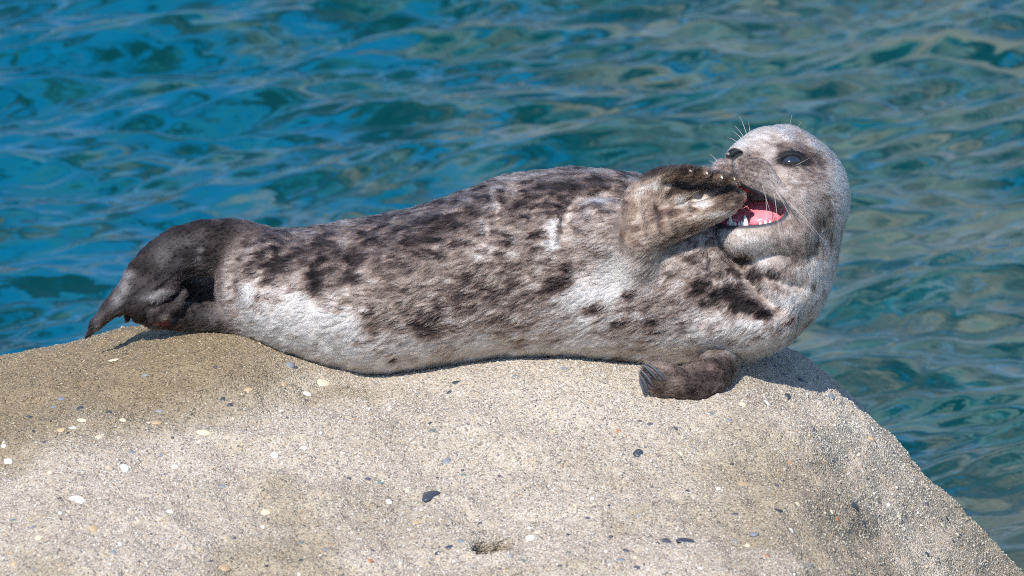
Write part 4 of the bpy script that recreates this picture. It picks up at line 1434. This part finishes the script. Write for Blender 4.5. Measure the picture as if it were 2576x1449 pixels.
TONGUE_M = simple_mat('tongue', (0.72, 0.24, 0.28), 0.2, 0.2, 160.0)
TONGUE_M.node_tree.nodes['Principled BSDF'].inputs['Subsurface Weight'].default_value = 0.3
TONGUE_M.node_tree.nodes['Principled BSDF'].inputs['Subsurface Radius'].default_value = (0.005, 0.002, 0.0015)
TONGUE_M.node_tree.nodes['Principled BSDF'].inputs['Subsurface Scale'].default_value = 1.0
# along the floor of the mouth: axis from the throat to the lower front teeth
p0, p1 = hp(6, 0, -84), hp(98, 0, -132)
ax = unit(p1 - p0); up = unit(MN - ax * (MN @ ax)); L_ = np.linalg.norm(p1 - p0)
V = BALL_V.copy()
lx, ly, lz = V[:, 2] * L_ * 0.60, V[:, 0] * 74.0, V[:, 1] * 22.0
lz = lz + 34.0 * np.exp(-((lx + 0.16 * L_) / (0.34 * L_)) ** 2) * np.exp(-(ly / 58.0) ** 2) * (lz > -4)
lz = lz - 7.0 * np.exp(-(ly / 9.0) ** 2) * (lz > 0) + 10 * (1 - (lx / (L_ * .6)) ** 2) * (lz > 0)
seal_part('tongue', (p0 + p1) / 2 + lx[:, None] * ax + ly[:, None] * HL + lz[:, None] * up, BALL_F, TONGUE_M)


def tube(path, radii, sides=6, tip=True):
    path = np.asarray(path, float); k = len(path)
    t = unit(np.gradient(path, axis=0))
    ref = np.array([0.31, 0.77, 0.55])
    a = unit(np.cross(t, ref)); b = np.cross(t, a)
    ph = np.linspace(0, 2 * math.pi, sides, endpoint=False)
    V = path[:, None] + (np.cos(ph)[None, :, None] * a[:, None] + np.sin(ph)[None, :, None] * b[:, None]) * np.asarray(radii, float)[:, None, None]
    i = np.arange(k * sides).reshape(k, sides); j = np.roll(i, -1, 1)
    return V.reshape(-1, 3), np.stack([i[:-1], j[:-1], j[1:], i[1:]], -1).reshape(-1, 4)


TOOTH_M = simple_mat('tooth', (0.86, 0.82, 0.74), 0.25, 0.05, 200.0)


def gum_hit(b):
    """a point on the gum of the lower jaw at side offset b, a little behind the lip"""
    o_ = hp(100, 0, -84)
    m_ = np.arange(-60, 140, 1.0)
    n_ = -57 * np.sqrt(np.maximum(0.02, 1 - ((m_ - 2) / 142) ** 2 - (b / 112) ** 2))
    q = o_ + m_[:, None] * MC + b * HL + n_[:, None] * MN
    inside = f_head0(q[:, 0], q[:, 1], q[:, 2]) < -13
    k = np.where(inside)[0].max() if inside.any() else 60
    return q[k]


TEETH = [(24, 27, 6.8), (-24, 26, 6.8), (7, 12, 5), (-7, 12, 5), (15, 14, 4.6), (-15, 13, 4.6), (52, 9, 3.9), (61, 11, 4.2), (69, 8, 3.8), (-50, 9, 4.2), (-60, 10, 4.2)]


for b, h, rad in TEETH:
    p = gum_hit(b)
    lean = unit(MN + 0.25 * MC)
    path = [p - lean * 5, p + lean * h * 0.25, p + lean * h * 0.6, p + lean * h * 0.88, p + lean * h]
    V, Fc = tube(path, [rad, rad, rad * 0.72, rad * 0.36, rad * 0.05], 8)
    seal_part('tooth', V, Fc, TOOTH_M)

CLAW_M = simple_mat('claw_horn', (0.060, 0.066, 0.085), 0.5, 0.4, 300.0)
CLAW2_M = simple_mat('pale_claw_horn', (0.55, 0.52, 0.44), 0.3, 0.4, 300.0)
for a_, b_ in [((1614, 907), (1664, 950)), ((1606, 913), (1644, 950)), ((1601, 925), (1634, 964)), ((1600, 937), (1622, 976)), ((1599, 948), (1614, 986))]:
    pth = []
    for t in np.linspace(0, 1, 9):
        uu_ = a_[0] + (b_[0] - a_[0]) * t; vv_ = a_[1] + (b_[1] - a_[1]) * t - 5 * math.sin(math.pi * t)
        pth.append((uu_, vv_, 0.0))
    ws = []
    for uu_, vv_, _ in pth:
        q, _n = surf(uu_, vv_)
        ws.append(q[2] if 180 < q[2] < 290 else np.nan)
    ws = np.array(ws); okk = ~np.isnan(ws)
    ws = np.interp(np.arange(9), np.arange(9)[okk], ws[okk]) if okk.any() else np.full(9, 252.0)
    ws = np.convolve(np.pad(ws, 2, 'edge'), np.ones(5) / 5, 'valid') + np.interp(np.linspace(0, 1, 9), [0, .3, .85, 1], [5.0, 4.5, 3.0, -2.0])
    pth = [(p_[0], p_[1], w_) for p_, w_ in zip(pth, ws)]
    V, Fc = tube(pth, np.interp(np.linspace(0, 1, 9), [0, .12, .5, .85, 1], [0.6, 2.2, 3.8, 4.0, 3.0]), 7)
    seal_part('claw', V, Fc, CLAW_M)
for g in DIGITS[1:]:
    e = np.array(g, float)
    d_ = unit(e[4][:3] - e[3][:3] + np.array([0, 2, 5.0]))
    root = e[4][:3] - d_ * 2
    pth = np.array([root, root + d_ * 8, root + d_ * 14 + np.array([0, 2, 0]), root + d_ * 19 + np.array([0, 5, 0])])
    V, Fc = tube(pth, [3.8, 4.0, 3.0, 0.6], 7)
    seal_part('claw', V, Fc, CLAW2_M)

WHISK_M = simple_mat('whisker', (0.42, 0.36, 0.31), 0.35, 0.2, 200.0)
# cheek whiskers (droop), brow and far-side whiskers: image-plane root, tip, nearer/farther at the tip
WH = [((1936, 492), (1951, 625), 60), ((1941, 480), (2055, 612), 90), ((1948, 486), (2030, 590), 80), ((1915, 490), (1917, 610), 40), ((1905, 470), (1922, 540), 60),
      ((1930, 470), (1975, 560), 70),
      ((1972, 345), (1985, 290), 10), ((1977, 350), (2008, 312), 10), ((1965, 344), (1968, 318), 8), ((1874, 350), (1855, 296), -30), ((1868, 354), (1842, 320), -20), ((1882, 346), (1878, 310), -20),
      ((1862, 356), (1838, 334), -20), ((1850, 362), (1824, 350), -20), ((1800, 420), (1778, 408), -10), ((1795, 435), (1766, 432), -20), ((1788, 450), (1752, 460), -10), ((1800, 410), (1780, 390), -20),
      ((1930, 412), (1950, 402), 24), ((1992, 420), (2022, 404), 30), ((1925, 455), (1990, 520), 60)]
for (ru, rv), (tu, tv), dw in WH:
    try:
        p, nn = surf(ru, rv)
    except Exception:
        continue
    if p[2] < -100 or abs(float(f_hand(*[np.array([x]) for x in p])[0])) < 12: continue
    a = p - nn * 2
    c = np.array([tu, tv, p[2] + dw])
    l = np.linalg.norm(c - a)
    mdl = (a + c) / 2 + nn * l * 0.12
    pth = catmull([tuple(a), tuple(mdl), tuple(c)], 5)
    V, Fc = tube(pth, np.linspace(0.75, 0.2, len(pth)), 5)
    seal_part('whisker', V, Fc, WHISK_M)
